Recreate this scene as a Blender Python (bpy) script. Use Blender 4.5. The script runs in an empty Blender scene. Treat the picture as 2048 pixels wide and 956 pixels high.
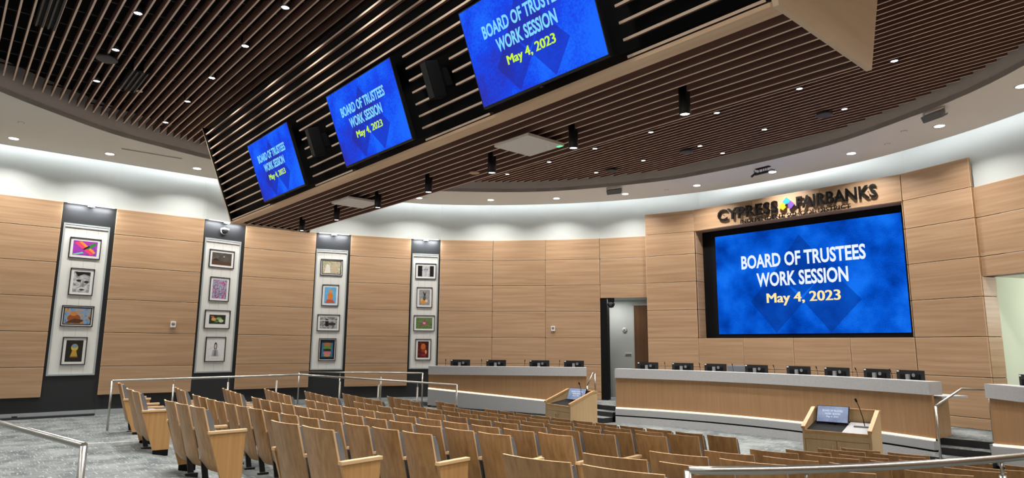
import bpy, bmesh, math, random
from mathutils import Vector, Matrix

# ------------------------------------------------------------------ camera, world, exposure
scene = bpy.context.scene
COL = scene.collection
cam_data = bpy.data.cameras.new('camera')
cam = bpy.data.objects.new('camera', cam_data)
COL.objects.link(cam)
scene.camera = cam
cam_data.sensor_fit = 'HORIZONTAL'
cam_data.sensor_width = 36.0
cam_data.lens = 1302.49 / 2048 * 36.0
cam_data.clip_start = 0.05
cam_data.clip_end = 100
CAM = Vector((7.792, 0.0, 1.69))
PITCH, ROLL, AZ = 0.1615, 0.0071, math.radians(41)
_s, _c = math.sin(AZ), math.cos(AZ)
def _room(v):
    return Vector((_s * v[0] - _c * v[1], _c * v[0] + _s * v[1], v[2]))
_r0, _u0 = Vector((1, 0, 0)), Vector((0, -math.sin(PITCH), math.cos(PITCH)))
_f = Vector((0, math.cos(PITCH), math.sin(PITCH)))
_r = math.cos(ROLL) * _r0 + math.sin(ROLL) * _u0
_u = -math.sin(ROLL) * _r0 + math.cos(ROLL) * _u0
R_, U_, B_ = _room(_r), _room(_u), -_room(_f)
cam.matrix_world = Matrix(((R_.x, U_.x, B_.x, CAM.x), (R_.y, U_.y, B_.y, CAM.y), (R_.z, U_.z, B_.z, CAM.z), (0, 0, 0, 1)))

world = bpy.data.worlds.new('world')
scene.world = world
world.use_nodes = True
world.node_tree.nodes['Background'].inputs[0].default_value = (0.9, 0.95, 1.0, 1)
world.node_tree.nodes['Background'].inputs[1].default_value = 0.25
scene.view_settings.view_transform = 'Standard'
scene.view_settings.look = 'None'
scene.view_settings.gamma = 1.0
scene.view_settings.use_curve_mapping = False
scene.view_settings.exposure = 0.0
scene.cycles.max_bounces = 8
scene.cycles.diffuse_bounces = 4
scene.cycles.glossy_bounces = 3
scene.cycles.caustics_reflective = False
scene.cycles.caustics_refractive = False
scene.cycles.sample_clamp_indirect = 4.0

# light levels (watts / emission strengths)
RING_W, SLAT_W, REAR_W, PEND_W, PIC_W, COVE_E, STRIP_E = 46, 27, 32, 20, 14, 14.0, 1.8
SCREEN_E, TV_E = 1.05, 1.05
LAMP_COL = (1.0, 0.965, 0.92)

# ------------------------------------------------------------------ helpers
def lin(r, g, b):
    def f(c):
        c /= 255.0
        return c / 12.92 if c <= 0.04045 else ((c + 0.055) / 1.055) ** 2.4
    return (f(r), f(g), f(b), 1.0)

class MB:
    """collects faces; build() links them as ONE mesh object"""
    def __init__(s):
        s.v, s.f, s.m, s.sm = [], [], [], []
    def add(s, vs, fs, mi=0, smooth=False, M=None):
        o = len(s.v)
        s.v += [tuple(M @ Vector(p)) if M is not None else tuple(p) for p in vs]
        for f in fs:
            s.f.append([i + o for i in f]); s.m.append(mi); s.sm.append(smooth)
        return s
    def box(s, x0, x1, y0, y1, z0, z1, mi=0, M=None, b=0.0, emi=None):
        if b > 0:
            b = min(b, (x1 - x0) * .45, (y1 - y0) * .45, (z1 - z0) * .45)
            bm = bmesh.new(); bmesh.ops.create_cube(bm, size=1.0)
            for v in bm.verts:
                v.co = Vector(((x0 + x1) / 2 + v.co.x * (x1 - x0), (y0 + y1) / 2 + v.co.y * (y1 - y0), (z0 + z1) / 2 + v.co.z * (z1 - z0)))
            bmesh.ops.bevel(bm, geom=list(bm.edges), offset=b, segments=2, affect='EDGES', profile=0.7)
            bm.verts.index_update(); bm.normal_update()
            n0 = len(s.m)
            s.add([v.co for v in bm.verts], [[v.index for v in f.verts] for f in bm.faces], mi, False, M)
            if emi is not None:
                for k, f in enumerate(bm.faces):
                    if max(abs(c) for c in f.normal) < 0.999: s.m[n0 + k] = emi
            bm.free(); return s
        vs = [(x0, y0, z0), (x1, y0, z0), (x1, y1, z0), (x0, y1, z0), (x0, y0, z1), (x1, y0, z1), (x1, y1, z1), (x0, y1, z1)]
        return s.add(vs, [(3, 2, 1, 0), (4, 5, 6, 7), (0, 1, 5, 4), (1, 2, 6, 5), (2, 3, 7, 6), (3, 0, 4, 7)], mi, False, M)
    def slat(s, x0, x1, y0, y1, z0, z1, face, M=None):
        """box whose one long narrow face is coloured as lit, the others as shaded; face: index in the box's face list"""
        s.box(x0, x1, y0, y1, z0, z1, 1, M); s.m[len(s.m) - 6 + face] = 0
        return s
    def prism(s, poly, z0, z1, mi=0, M=None):
        """counter-clockwise polygon in x, y pulled up from z0 to z1"""
        n = len(poly)
        vs = [(p[0], p[1], z0) for p in poly] + [(p[0], p[1], z1) for p in poly]
        fs = [tuple(range(n - 1, -1, -1)), tuple(range(n, 2 * n))] + [(i, (i + 1) % n, (i + 1) % n + n, i + n) for i in range(n)]
        return s.add(vs, fs, mi, False, M)
    def tube(s, path, r, seg=10, mi=0, cap=True):
        path = [Vector(p) for p in path]
        rings, prev = [], None
        for i, p in enumerate(path):
            if i == 0: t = path[1] - p
            elif i == len(path) - 1: t = p - path[i - 1]
            else: t = (path[i + 1] - p).normalized() + (p - path[i - 1]).normalized()
            t.normalize()
            a = Vector((0, 0, 1)) if abs(t.z) < .9 else Vector((1, 0, 0))
            if prev is not None:
                a = prev
            n = (a - t * a.dot(t)).normalized(); prev = n
            b = t.cross(n)
            k = 1.0
            if 0 < i < len(path) - 1:
                c = max(-1, min(1, (path[i + 1] - p).normalized().dot((p - path[i - 1]).normalized())))
                k = 1.0 / max(.5, math.cos(math.acos(c) / 2))
            rings.append([p + (n * math.cos(2 * math.pi * j / seg) * k + b * math.sin(2 * math.pi * j / seg)) * r for j in range(seg)])
        vs = [v for g in rings for v in g]
        fs = [(i * seg + j, i * seg + (j + 1) % seg, (i + 1) * seg + (j + 1) % seg, (i + 1) * seg + j) for i in range(len(path) - 1) for j in range(seg)]
        s.add(vs, fs, mi, True)
        if cap:
            e = (len(path) - 1) * seg
            s.add(vs[:seg], [tuple(range(seg - 1, -1, -1))], mi); s.add(vs[e:], [tuple(range(seg))], mi)
        return s
    def lathe(s, prof, seg=24, mi=0, M=None, smooth=True):
        """profile of (r, z) turned round z"""
        vs = [(r * math.cos(2 * math.pi * j / seg), r * math.sin(2 * math.pi * j / seg), z) for r, z in prof for j in range(seg)]
        fs = [(i * seg + j, i * seg + (j + 1) % seg, (i + 1) * seg + (j + 1) % seg, (i + 1) * seg + j) for i in range(len(prof) - 1) for j in range(seg)]
        s.add(vs, fs, mi, smooth, M)
        n = len(prof) - 1
        if prof[0][0] > 1e-5: s.add(vs[:seg], [tuple(range(seg - 1, -1, -1))], mi, False, M)
        if prof[-1][0] > 1e-5: s.add(vs[n * seg:], [tuple(range(seg))], mi, False, M)
        return s
    def build(s, name, mats, parent=None, fix=True):
        me = bpy.data.meshes.new(name)
        me.from_pydata(s.v, [], s.f)
        if not isinstance(mats, (list, tuple)): mats = [mats]
        for m in mats: me.materials.append(m)
        me.polygons.foreach_set('material_index', s.m)
        me.polygons.foreach_set('use_smooth', s.sm)
        if fix:
            bm = bmesh.new(); bm.from_mesh(me)
            bmesh.ops.remove_doubles(bm, verts=bm.verts, dist=1e-6)
            bmesh.ops.recalc_face_normals(bm, faces=bm.faces)
            bm.to_mesh(me); bm.free()
        me.update()
        o = bpy.data.objects.new(name, me)
        COL.objects.link(o)
        if parent is not None: o.parent = parent
        return o

def tag(o, label=None, cat=None, group=None, kind=None):
    if label: o['label'] = label
    if cat: o['category'] = cat
    if group: o['group'] = group
    if kind: o['kind'] = kind
    return o

def thing(name, label, cat, loc=(0, 0, 0), rz=0.0, group=None, M=None, kind=None):
    o = bpy.data.objects.new(name, None)
    o.empty_display_size = 0.1
    COL.objects.link(o)
    if M is not None: o.matrix_world = M
    else:
        o.location = loc; o.rotation_euler = (0, 0, rz)
    return tag(o, label, cat, group, kind)

def copy_tree(root, loc, rz, label=None, group=None):
    r = root.copy(); COL.objects.link(r); r.location = loc; r.rotation_euler = (0, 0, rz)
    if label: r['label'] = label
    if group: r['group'] = group
    for ch in list(root.children):
        c = ch.copy(); COL.objects.link(c); c.parent = r
        for g in list(ch.children):
            d = g.copy(); COL.objects.link(d); d.parent = c
    return r

ORD = ['first', 'second', 'third', 'fourth', 'fifth', 'sixth', 'seventh', 'eighth', 'ninth', 'tenth', 'eleventh', 'twelfth', 'thirteenth', 'fourteenth', 'fifteenth', 'sixteenth']

# ------------------------------------------------------------------ materials
def mat(name, col, rough=0.5, metal=0.0, emit=None, estr=0.0, spec=0.5):
    m = bpy.data.materials.new(name); m.use_nodes = True
    b = m.node_tree.nodes['Principled BSDF']
    b.inputs['Base Color'].default_value = col
    b.inputs['Roughness'].default_value = rough
    b.inputs['Metallic'].default_value = metal
    b.inputs['Specular IOR Level'].default_value = spec
    if emit:
        b.inputs['Emission Color'].default_value = emit
        b.inputs['Emission Strength'].default_value = estr
    return m

def nd(m, t, **kw):
    n = m.node_tree.nodes.new(t)
    for k, v in kw.items(): setattr(n, k, v)
    return n

def noise_mat(name, c0, c1, scale=(1, 1, 1), nscale=1.0, detail=4, rough=0.5, dist=0.0, bump=0.0, lo=0.3, hi=0.7, rand=0.0, c2=None, spec=0.5, coord='Object'):
    """two or three colours mixed by a stretched noise; rand varies the brightness from object to object"""
    m = mat(name, c0, rough, spec=spec); nt = m.node_tree; L = nt.links
    b = nt.nodes['Principled BSDF']
    tc = nd(m, 'ShaderNodeTexCoord'); mp = nd(m, 'ShaderNodeMapping'); mp.inputs['Scale'].default_value = scale
    L.new(tc.outputs[coord], mp.inputs['Vector'])
    vec = mp.outputs['Vector']
    oi = None
    if rand:
        oi = nd(m, 'ShaderNodeObjectInfo')
        ad = nd(m, 'ShaderNodeVectorMath', operation='ADD'); sc = nd(m, 'ShaderNodeVectorMath', operation='SCALE')
        sc.inputs[0].default_value = (37.0, 91.0, 53.0)
        L.new(oi.outputs['Random'], sc.inputs['Scale']); L.new(vec, ad.inputs[0]); L.new(sc.outputs[0], ad.inputs[1]); vec = ad.outputs[0]
    nz = nd(m, 'ShaderNodeTexNoise'); nz.inputs['Scale'].default_value = nscale; nz.inputs['Detail'].default_value = detail; nz.inputs['Distortion'].default_value = dist
    L.new(vec, nz.inputs['Vector'])
    cr = nd(m, 'ShaderNodeValToRGB'); cr.color_ramp.elements[0].position = lo; cr.color_ramp.elements[1].position = hi
    cr.color_ramp.elements[0].color = c0; cr.color_ramp.elements[1].color = c1
    if c2:
        e = cr.color_ramp.elements.new((lo + hi) / 2); e.color = c2
    L.new(nz.outputs['Fac'], cr.inputs['Fac'])
    col = cr.outputs['Color']
    if rand:
        mr = nd(m, 'ShaderNodeMapRange'); mr.inputs['To Min'].default_value = 1 - rand; mr.inputs['To Max'].default_value = 1 + rand
        L.new(oi.outputs['Random'], mr.inputs['Value'])
        mx = nd(m, 'ShaderNodeVectorMath', operation='SCALE'); L.new(col, mx.inputs[0]); L.new(mr.outputs[0], mx.inputs['Scale']); col = mx.outputs[0]
    L.new(col, b.inputs['Base Color'])
    if bump:
        bp = nd(m, 'ShaderNodeBump'); bp.inputs['Strength'].default_value = bump; bp.inputs['Distance'].default_value = 0.01
        L.new(nz.outputs['Fac'], bp.inputs['Height']); L.new(bp.outputs['Normal'], b.inputs['Normal'])
    return m

def emis(name, col, s):
    m = bpy.data.materials.new(name); m.use_nodes = True; nt = m.node_tree
    nt.nodes.remove(nt.nodes['Principled BSDF'])
    e = nd(m, 'ShaderNodeEmission'); e.inputs[0].default_value = col; e.inputs[1].default_value = s
    nt.links.new(e.outputs[0], nt.nodes['Material Output'].inputs[0])
    return m

M = {}
M['panel'] = noise_mat('maple_wall_panel', lin(172, 137, 105), lin(194, 161, 128), (0.35, 0.35, 9.0), 1.6, 5, 0.42, 0.4, rand=0.03, c2=lin(184, 150, 117))
M['panel_edge'] = mat('panel_edge', lin(222, 188, 150), 0.5)
M['dais_wood'] = noise_mat('dais_veneer', lin(172, 132, 94), lin(182, 143, 104), (14, 14, 0.6), 1.5, 3, 0.45)
M['lectern'] = noise_mat('lectern_veneer', lin(212, 180, 132), lin(222, 192, 146), (12, 12, 0.6), 1.5, 3, 0.4)
M['lectern_trim'] = noise_mat('lectern_trim', lin(206, 160, 108), lin(220, 178, 126), (6, 6, 2), 2, 3, 0.4)
M['seat_wood'] = noise_mat('seat_back_veneer', lin(156, 113, 68), lin(190, 145, 94), (16, 16, 0.5), 1.4, 4, 0.36, 0.3, rand=0.12)
M['seat_edge'] = mat('seat_ply_edge', lin(222, 184, 140), 0.45)
M['seat_panel'] = noise_mat('seat_end_veneer', lin(184, 138, 84), lin(200, 156, 102), (16, 16, 0.5), 1.4, 4, 0.36, 0.3, rand=0.06)
M['fabric'] = noise_mat('grey_upholstery', lin(104, 107, 112), lin(132, 136, 142), (1, 1, 1), 160, 2, 0.9, spec=0.2)
M['slat_side'] = noise_mat('slat_shaded_side', lin(122, 84, 72), lin(138, 98, 84), (0.5, 6, 6), 2, 3, 0.6)  # shade between the slats put into the side colour
M['slat'] = noise_mat('slat_lit_face', lin(232, 202, 178), lin(242, 216, 194), (0.5, 6, 6), 2, 3, 0.5)  # bounce light on the slats' outer face put into this paler colour
M['beam'] = noise_mat('beam_veneer', lin(230, 190, 152), lin(240, 206, 170), (0.4, 8, 8), 2, 4, 0.45)
M['end_panel'] = noise_mat('bulkhead_end_veneer', lin(236, 206, 170), lin(244, 218, 186), (6, 0.5, 7), 1.2, 4, 0.45)
M['black'] = mat('black_paint', lin(11, 11, 13), 0.7, spec=0.2)
M['black_metal'] = mat('black_powder_coat', lin(24, 25, 28), 0.4)
M['deck'] = mat('black_deck', lin(22, 20, 20), 0.9, spec=0.1)
M['white_wall'] = mat('white_plaster', lin(214, 220, 218), 0.85, spec=0.2)
M['ceiling'] = mat('ceiling_plaster', lin(244, 242, 234), 0.9, spec=0.1)
M['fascia'] = mat('grey_fascia', lin(222, 216, 210), 0.9, spec=0.1)
M['recess'] = mat('charcoal_wall', lin(38, 40, 43), 0.55)
M['baseboard'] = mat('grey_baseboard', lin(168, 176, 178), 0.5)
M['slab'] = noise_mat('grey_solid_surface', lin(190, 191, 194), lin(202, 203, 206), (1, 1, 1), 40, 2, 0.35)
M['plinth'] = mat('pale_plinth', lin(178, 180, 183), 0.5)
M['steel'] = mat('brushed_steel', lin(196, 194, 188), 0.3, 1.0)
M['white'] = mat('white_enamel', lin(238, 238, 234), 0.4)
M['board'] = mat('white_display_board', lin(232, 233, 228), 0.5)
M['mat'] = mat('white_picture_mat', lin(240, 240, 238), 0.7)
M['grey'] = mat('grey_plastic', lin(128, 128, 130), 0.5)
M['dark_grey'] = mat('dark_grey_plastic', lin(52, 53, 56), 0.5)
M['silver'] = mat('silver_plastic', lin(140, 142, 146), 0.4, 0.3)
M['disc'] = mat('grille_disc', lin(84, 82, 84), 0.7)
M['cream'] = mat('cream_cover', lin(222, 186, 150), 0.5)
M['door'] = noise_mat('door_veneer', lin(120, 84, 54), lin(136, 98, 66), (8, 8, 0.5), 1.5, 3, 0.4)
M['pale_green'] = mat('pale_green_wall', lin(226, 234, 214), 0.8)
M['tile'] = mat('white_mic_tile', lin(248, 240, 232), 0.5)
M['lens'] = emis('lamp_lens', (1.0, 0.96, 0.92, 1), 14.0)
M['cove'] = emis('cove_led', (0.96, 0.98, 1.0, 1), COVE_E)
M['strip'] = emis('dais_led', (1.0, 0.80, 0.55, 1), STRIP_E)
M['bar_lens'] = emis('picture_light_lens', (0.96, 0.98, 1.0, 1), 1.5)
M['green_led'] = emis('green_led', (0.1, 1.0, 0.3, 1), 2.0)
M['letter'] = mat('black_letter', lin(6, 6, 7), 0.5, spec=0.2)

# carpet: pale and mid grey patches with short light dashes
def carpet():
    m = mat('grey_carpet', lin(130, 134, 134), 0.95, spec=0.1); nt = m.node_tree; L = nt.links; b = nt.nodes['Principled BSDF']
    tc = nd(m, 'ShaderNodeTexCoord')
    def nz(sc, rot, ns, det, lo, hi, c0, c1):
        mp = nd(m, 'ShaderNodeMapping'); mp.inputs['Scale'].default_value = sc; mp.inputs['Rotation'].default_value = (0, 0, rot)
        L.new(tc.outputs['Object'], mp.inputs['Vector'])
        n = nd(m, 'ShaderNodeTexNoise'); n.inputs['Scale'].default_value = ns; n.inputs['Detail'].default_value = det
        L.new(mp.outputs[0], n.inputs['Vector'])
        r = nd(m, 'ShaderNodeValToRGB'); r.color_ramp.elements[0].position = lo; r.color_ramp.elements[1].position = hi
        r.color_ramp.elements[0].color = c0; r.color_ramp.elements[1].color = c1
        L.new(n.outputs['Fac'], r.inputs[0]); return r.outputs[0]
    base = nz((1, 1, 1), 0, 2.2, 6, .35, .65, lin(86, 91, 92), lin(130, 135, 134))
    d1 = nz((5, 42, 1), .0, 1.0, 3, .58, .68, (0, 0, 0, 1), (1, 1, 1, 1))
    d2 = nz((42, 5, 1), .0, 1.0, 3, .60, .70, (0, 0, 0, 1), (1, 1, 1, 1))
    mx = nd(m, 'ShaderNodeMix', data_type='RGBA', blend_type='ADD'); mx.inputs[0].default_value = 1.0
    L.new(d1, mx.inputs[6]); L.new(d2, mx.inputs[7])
    m2 = nd(m, 'ShaderNodeMix', data_type='RGBA', blend_type='MIX')
    L.new(mx.outputs[2], m2.inputs[0]); L.new(base, m2.inputs[6]); m2.inputs[7].default_value = lin(158, 163, 161)
    L.new(m2.outputs[2], b.inputs['Base Color'])
    return m
M['carpet'] = carpet()

def screen_mat(name, strength, cols, washed=None, key='Object', sc=1.3):
    """lit blue slide: soft mottled blue with fine grain"""
    m = bpy.data.materials.new(name); m.use_nodes = True; nt = m.node_tree; L = nt.links
    nt.nodes.remove(nt.nodes['Principled BSDF'])
    tc = nd(m, 'ShaderNodeTexCoord')
    n1 = nd(m, 'ShaderNodeTexNoise'); n1.inputs['Scale'].default_value = sc; n1.inputs['Detail'].default_value = 3
    n2 = nd(m, 'ShaderNodeTexNoise'); n2.inputs['Scale'].default_value = 46; n2.inputs['Detail'].default_value = 3
    L.new(tc.outputs[key], n1.inputs['Vector']); L.new(tc.outputs[key], n2.inputs['Vector'])
    ad = nd(m, 'ShaderNodeMath', operation='MULTIPLY_ADD'); ad.inputs[1].default_value = 0.35
    L.new(n2.outputs['Fac'], ad.inputs[0]); 
    sb = nd(m, 'ShaderNodeMath', operation='SUBTRACT'); L.new(n1.outputs['Fac'], sb.inputs[0]); sb.inputs[1].default_value = 0.17
    L.new(sb.outputs[0], ad.inputs[2])
    r = nd(m, 'ShaderNodeValToRGB'); els = r.color_ramp.elements
    els[0].position = .32; els[0].color = cols[0]; els[1].position = .68; els[1].color = cols[2]
    e = els.new(.5); e.color = cols[1]
    L.new(ad.outputs[0], r.inputs[0])
    em = nd(m, 'ShaderNodeEmission'); em.inputs[1].default_value = strength
    L.new(r.outputs[0], em.inputs[0]); L.new(em.outputs[0], nt.nodes['Material Output'].inputs[0])
    return m
M['wall_screen'] = screen_mat('led_wall_slide', SCREEN_E, [lin(0, 52, 150), lin(6, 84, 205), lin(20, 112, 238)], sc=1.1)
M['wall_screen_dark'] = screen_mat('led_wall_slide_dark', SCREEN_E, [lin(4, 48, 132), lin(8, 66, 168), lin(10, 82, 192)], sc=1.1)
M['tv_screen'] = screen_mat('tv_slide', TV_E, [lin(44, 52, 176), lin(26, 70, 232), lin(30, 104, 252)], sc=1.6)
M['tv_screen_dark'] = screen_mat('tv_slide_dark', TV_E, [lin(44, 48, 150), lin(34, 54, 186), lin(28, 66, 210)], sc=1.6)
M['lect_screen'] = screen_mat('lectern_slide', 1.0, [lin(118, 130, 158), lin(138, 150, 178), lin(158, 170, 196)], sc=3)
M['text_white'] = emis('slide_text_white', lin(226, 236, 255), 1.1)
M['text_cream'] = emis('slide_text_cream', lin(255, 226, 160), 1.1)
M['text_cyan'] = emis('slide_text_cyan', lin(126, 208, 250), 1.1)
M['text_lime'] = emis('slide_text_lime', lin(196, 240, 60), 1.1)

def text_mesh(body, size, xs, ext, offset, align='CENTER', spacing=1.0):
    """flat or raised lettering as a mesh in x, y; centred on the baseline"""
    cu = bpy.data.curves.new('lettering', 'FONT'); cu.body = body; cu.size = size; cu.extrude = ext; cu.offset = offset; cu.align_x = align; cu.space_character = spacing
    cu.resolution_u = 3
    ob = bpy.data.objects.new('lettering_tmp', cu); COL.objects.link(ob)
    bpy.context.view_layer.update()
    dg = bpy.context.evaluated_depsgraph_get()
    me = bpy.data.meshes.new_from_object(ob.evaluated_get(dg))
    bpy.data.objects.remove(ob); bpy.data.curves.remove(cu)
    for v in me.vertices: v.co.x *= xs
    return me

def text_fit(body, x0, x1, y0, y1, ext, bold):
    """lettering whose capitals fill the rectangle exactly"""
    me = text_mesh(body, 1.0, 1.0, 0.5, bold, 'LEFT')
    X = [v.co.x for v in me.vertices]; Y = [v.co.y for v in me.vertices]; Z = [v.co.z for v in me.vertices]
    ax, bx = min(X), max(X)
    ref = text_mesh('H', 1.0, 1.0, 0.5, bold, 'LEFT'); ry = [v.co.y for v in ref.vertices]; ay, by = min(ry), max(ry); bpy.data.meshes.remove(ref)
    for v in me.vertices:
        v.co.x = x0 + (v.co.x - ax) / (bx - ax) * (x1 - x0)
        v.co.y = y0 + (v.co.y - ay) / (by - ay) * (y1 - y0)
        v.co.z = (v.co.z + 0.5) * ext
    return me

def text_obj(name, me, m, parent, Mx=None):
    me.materials.clear(); me.materials.append(m); me.name = name
    o = bpy.data.objects.new(name, me); COL.objects.link(o); o.parent = parent
    if Mx is not None: o.matrix_local = Mx
    return o

def lamp(name, typ, loc, power, parent=None, size=0.2, col=LAMP_COL, rot=(0, 0, 0), spread=None, shape='DISK', size_y=None, blend=0.5, angle=None):
    l = bpy.data.lights.new(name, typ); l.energy = power; l.color = col
    if typ == 'AREA':
        l.shape = shape; l.size = size
        if size_y: l.size_y = size_y
        if spread: l.spread = spread
    elif typ == 'SPOT':
        l.spot_size = angle or 2.2; l.spot_blend = blend; l.shadow_soft_size = size
    else:
        l.shadow_soft_size = size
    o = bpy.data.objects.new(name, l); COL.objects.link(o); o.location = loc; o.rotation_euler = rot
    if parent is not None: o.parent = parent
    return o

# ------------------------------------------------------------------ plan of the room (metres; dais towards +y, middle axis x = 0)
WP = [(-10.54, -3.30), (-10.56, -1.26), (-10.54, -0.16), (-10.537, 1.888), (-10.597, 2.99), (-10.49, 5.027), (-10.678, 6.165), (-10.483, 8.169),
      (-10.147, 9.117), (-9.497, 10.853), (-9.059, 11.649), (-8.016, 12.947), (-6.778, 14.054), (-5.419, 15.056), (-4.155, 15.717)]
KIND_ = ['p', 'r', 'p', 'r', 'p', 'r', 'p', 'r', 'p', 'r', 'p', 'p', 'p', 'o']     # panel column, recess, opening between successive points
Z_BOT, ROWS_, Z_TOP, Z_TOP2 = 0.45, [1.122, 1.922, 2.722, 3.522, 4.322], 4.967, 5.602
Z_RING, Z_DECK, Z_SLAT = 6.05, 6.64, 6.32
STAGE = 0.10
CY, CX = 16.09, 2.72           # screen wall plane and half width of its opening

def seg_frame(p, q, z=0.0):
    d = Vector((q[0] - p[0], q[1] - p[1], 0)); ln = d.length; d.normalize()
    n = Vector((0, 0, 1)).cross(d)          # left of the direction
    return Matrix(((d.x, n.x, 0, p[0]), (d.y, n.y, 0, p[1]), (0, 0, 1, z), (0, 0, 0, 1))), ln

def smooth(t):
    t = max(0.0, min(1.0, t)); return t * t * (3 - 2 * t)
KY = [-9, 2.55, 3.0, 3.35, 4.15, 4.92, 5.70, 6.48, 7.26, 8.05, 8.8, 10.8, 12.6, 30]
KZ = [0, 0, -.11, -.132, -.167, -.212, -.265, -.325, -.387, -.457, -.46, -.45, -.27, -.27]
def interp(x, xs, ys):
    for i in range(len(xs) - 1):
        if x <= xs[i + 1]:
            return ys[i] + (ys[i + 1] - ys[i]) * (x - xs[i]) / (xs[i + 1] - xs[i])
    return ys[-1]
def floor_z(x, y):
    eta = y - 0.02 * (x + 1.4) ** 2 if x < 0 else y - 0.02 * x * x - 0.05 * x
    inner = interp(eta, KY, KZ) if y < 9.5 else interp(max(eta, 9.2) if y < 10.5 else y, KY, KZ)
    a = abs(x)
    edge = 7.35 + 0.12 * max(0, y - 2.6) if y < 6.9 else 7.75 - 0.98 * (y - 6.9)
    if x > 0: edge = max(edge - 0.25, 5.2)
    edge = max(edge, 4.4)
    ramp = -0.27 * max(0.0, min(1.0, ((7.7 - a) + (y - 10.4)) / 6.1)) if y > 6 else 0.0
    w = smooth((edge - a) / 0.35 + 0.5)
    return inner * w + ramp * (1 - w)

# ------------------------------------------------------------------ floor
b = MB()
nx, ny = 118, 116
xs = [-10.62 + 21.24 * i / nx for i in range(nx + 1)]; ys = [-4.0 + 20.2 * j / ny for j in range(ny + 1)]
vs = [(x, y, floor_z(x, y)) for y in ys for x in xs]
b.add(vs, [(j * (nx + 1) + i, j * (nx + 1) + i + 1, (j + 1) * (nx + 1) + i + 1, (j + 1) * (nx + 1) + i) for j in range(ny) for i in range(nx)], 0, True)
tag(b.build('floor', M['carpet']), kind='structure')

DX, DSAG, DY = 3.60, 0.055, 14.12       # middle dais: half width, curve, y of its front on the axis
LA, LB = (-7.64, 10.37), (-4.54, 13.45)
arc = [(x, DY - DSAG * x * x + 0.12) for x in [-DX + 2 * DX * i / 12 for i in range(13)]]
stage = [(-9.7, 10.5), (-7.60, 10.46), (-4.50, 13.55), (-4.62, 14.1), (-3.62, 14.1)] + arc + [(3.62, 14.1), (4.62, 14.1), (4.50, 13.55), (7.60, 10.46), (9.7, 10.5), (9.2, 11.9), (8.1, 13.2), (6.8, 14.3), (5.6, 15.2), (5.6, 18.2), (-5.6, 18.2), (-5.6, 15.2), (-6.8, 14.3), (-8.1, 13.2), (-9.2, 11.9)]
tag(MB().prism(stage, -0.5, STAGE).build('floor_stage', M['carpet']), kind='structure')
for sx, nm in ((-1, 'floor_steps_left'), (1, 'floor_steps_right')):
    b = MB()
    for k, (y0, z1) in enumerate(((13.05, -0.147), (13.45, -0.023), (13.8, STAGE))):
        x0, x1 = (3.64, 4.62) if sx > 0 else (-4.62, -3.64)
        b.box(x0, x1, y0, 14.2, -0.5, z1, 1)
        b.box(x0, x1, y0 + 0.001, 14.2, z1, z1 + 0.004, 0)
    tag(b.build(nm, [M['carpet'], M['recess']]), kind='structure')

# ------------------------------------------------------------------ walls
def wall_side(name, sx):
    """charcoal backing, panels and baseboard of one side; sx = -1 left, +1 right"""
    pts = [(-p[0] * sx, p[1]) for p in WP]
    b = MB()
    for i in range(len(pts) - 1):
        if KIND_[i] == 'o': continue
        p, q = (pts[i], pts[i + 1]) if sx < 0 else (pts[i + 1], pts[i])
        F, ln = seg_frame(p, q)
        # inward is to the right of travel for the left wall: local -y is inside
        b.box(-0.02, ln + 0.02, 0.06, 0.16, -0.5, Z_TOP, 0, F)
    w = tag(b.build(name, M['recess']), kind='structure')
    for i in range(len(pts) - 1):
        p, q = (pts[i], pts[i + 1]) if sx < 0 else (pts[i + 1], pts[i])
        F, ln = seg_frame(p, q)
        k = KIND_[i]
        if k in 'po':
            rows = [Z_BOT] + ROWS_ + [Z_TOP]
            if i >= 10: rows = [STAGE, 0.322] + rows[1:]
            if k == 'o': rows = [3.115, 3.522, 4.322, Z_TOP]
            for z0, z1 in zip(rows[:-1], rows[1:]):
                pb = MB(); g = 0.007
                pb.box(g, ln - g, 0.004, 0.06, z0 + g, z1 - g, 0, F, b=0.008, emi=1)
                pb.build('wood_panel', [M['panel'], M['panel_edge']], w)
        if k != 'o' and i < 10:
            bb = MB(); bb.box(0, ln, 0.045, 0.06, floor_z(p[0], p[1]) - 0.1, 0.115, 0, F)
            bb.build('baseboard', M['baseboard'], w)
    return w
wall_left = wall_side('wall_left', -1)
wall_right = wall_side('wall_right', 1)

# white plaster above the panels, all round
up = [(p[0], p[1]) for p in WP]; full = up + [(-2.7, 16.35), (2.7, 16.35)] + [(-p[0], p[1]) for p in reversed(up)]
b = MB()
for p, q in zip(full[:-1], full[1:]):
    F, ln = seg_frame(p, q)
    b.box(-0.03, ln + 0.03, 0.06, 0.16, Z_TOP, 6.75, 0, F)
tag(b.build('wall_upper', M['white_wall']), kind='structure')
b = MB(); b.box(-10.8, 10.8, -4.1, -4.0, -0.6, 6.75)
tag(b.build('wall_rear', M['white_wall']), kind='structure')
for sx, nm in ((-1, 'wall_corner_left'), (1, 'wall_corner_right')):
    b = MB(); b.box(min(sx * 10.6, sx * 10.7), max(sx * 10.6, sx * 10.7), -4.05, -3.25, -0.6, 6.75)
    tag(b.build(nm, M['white_wall']), kind='structure')

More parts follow.
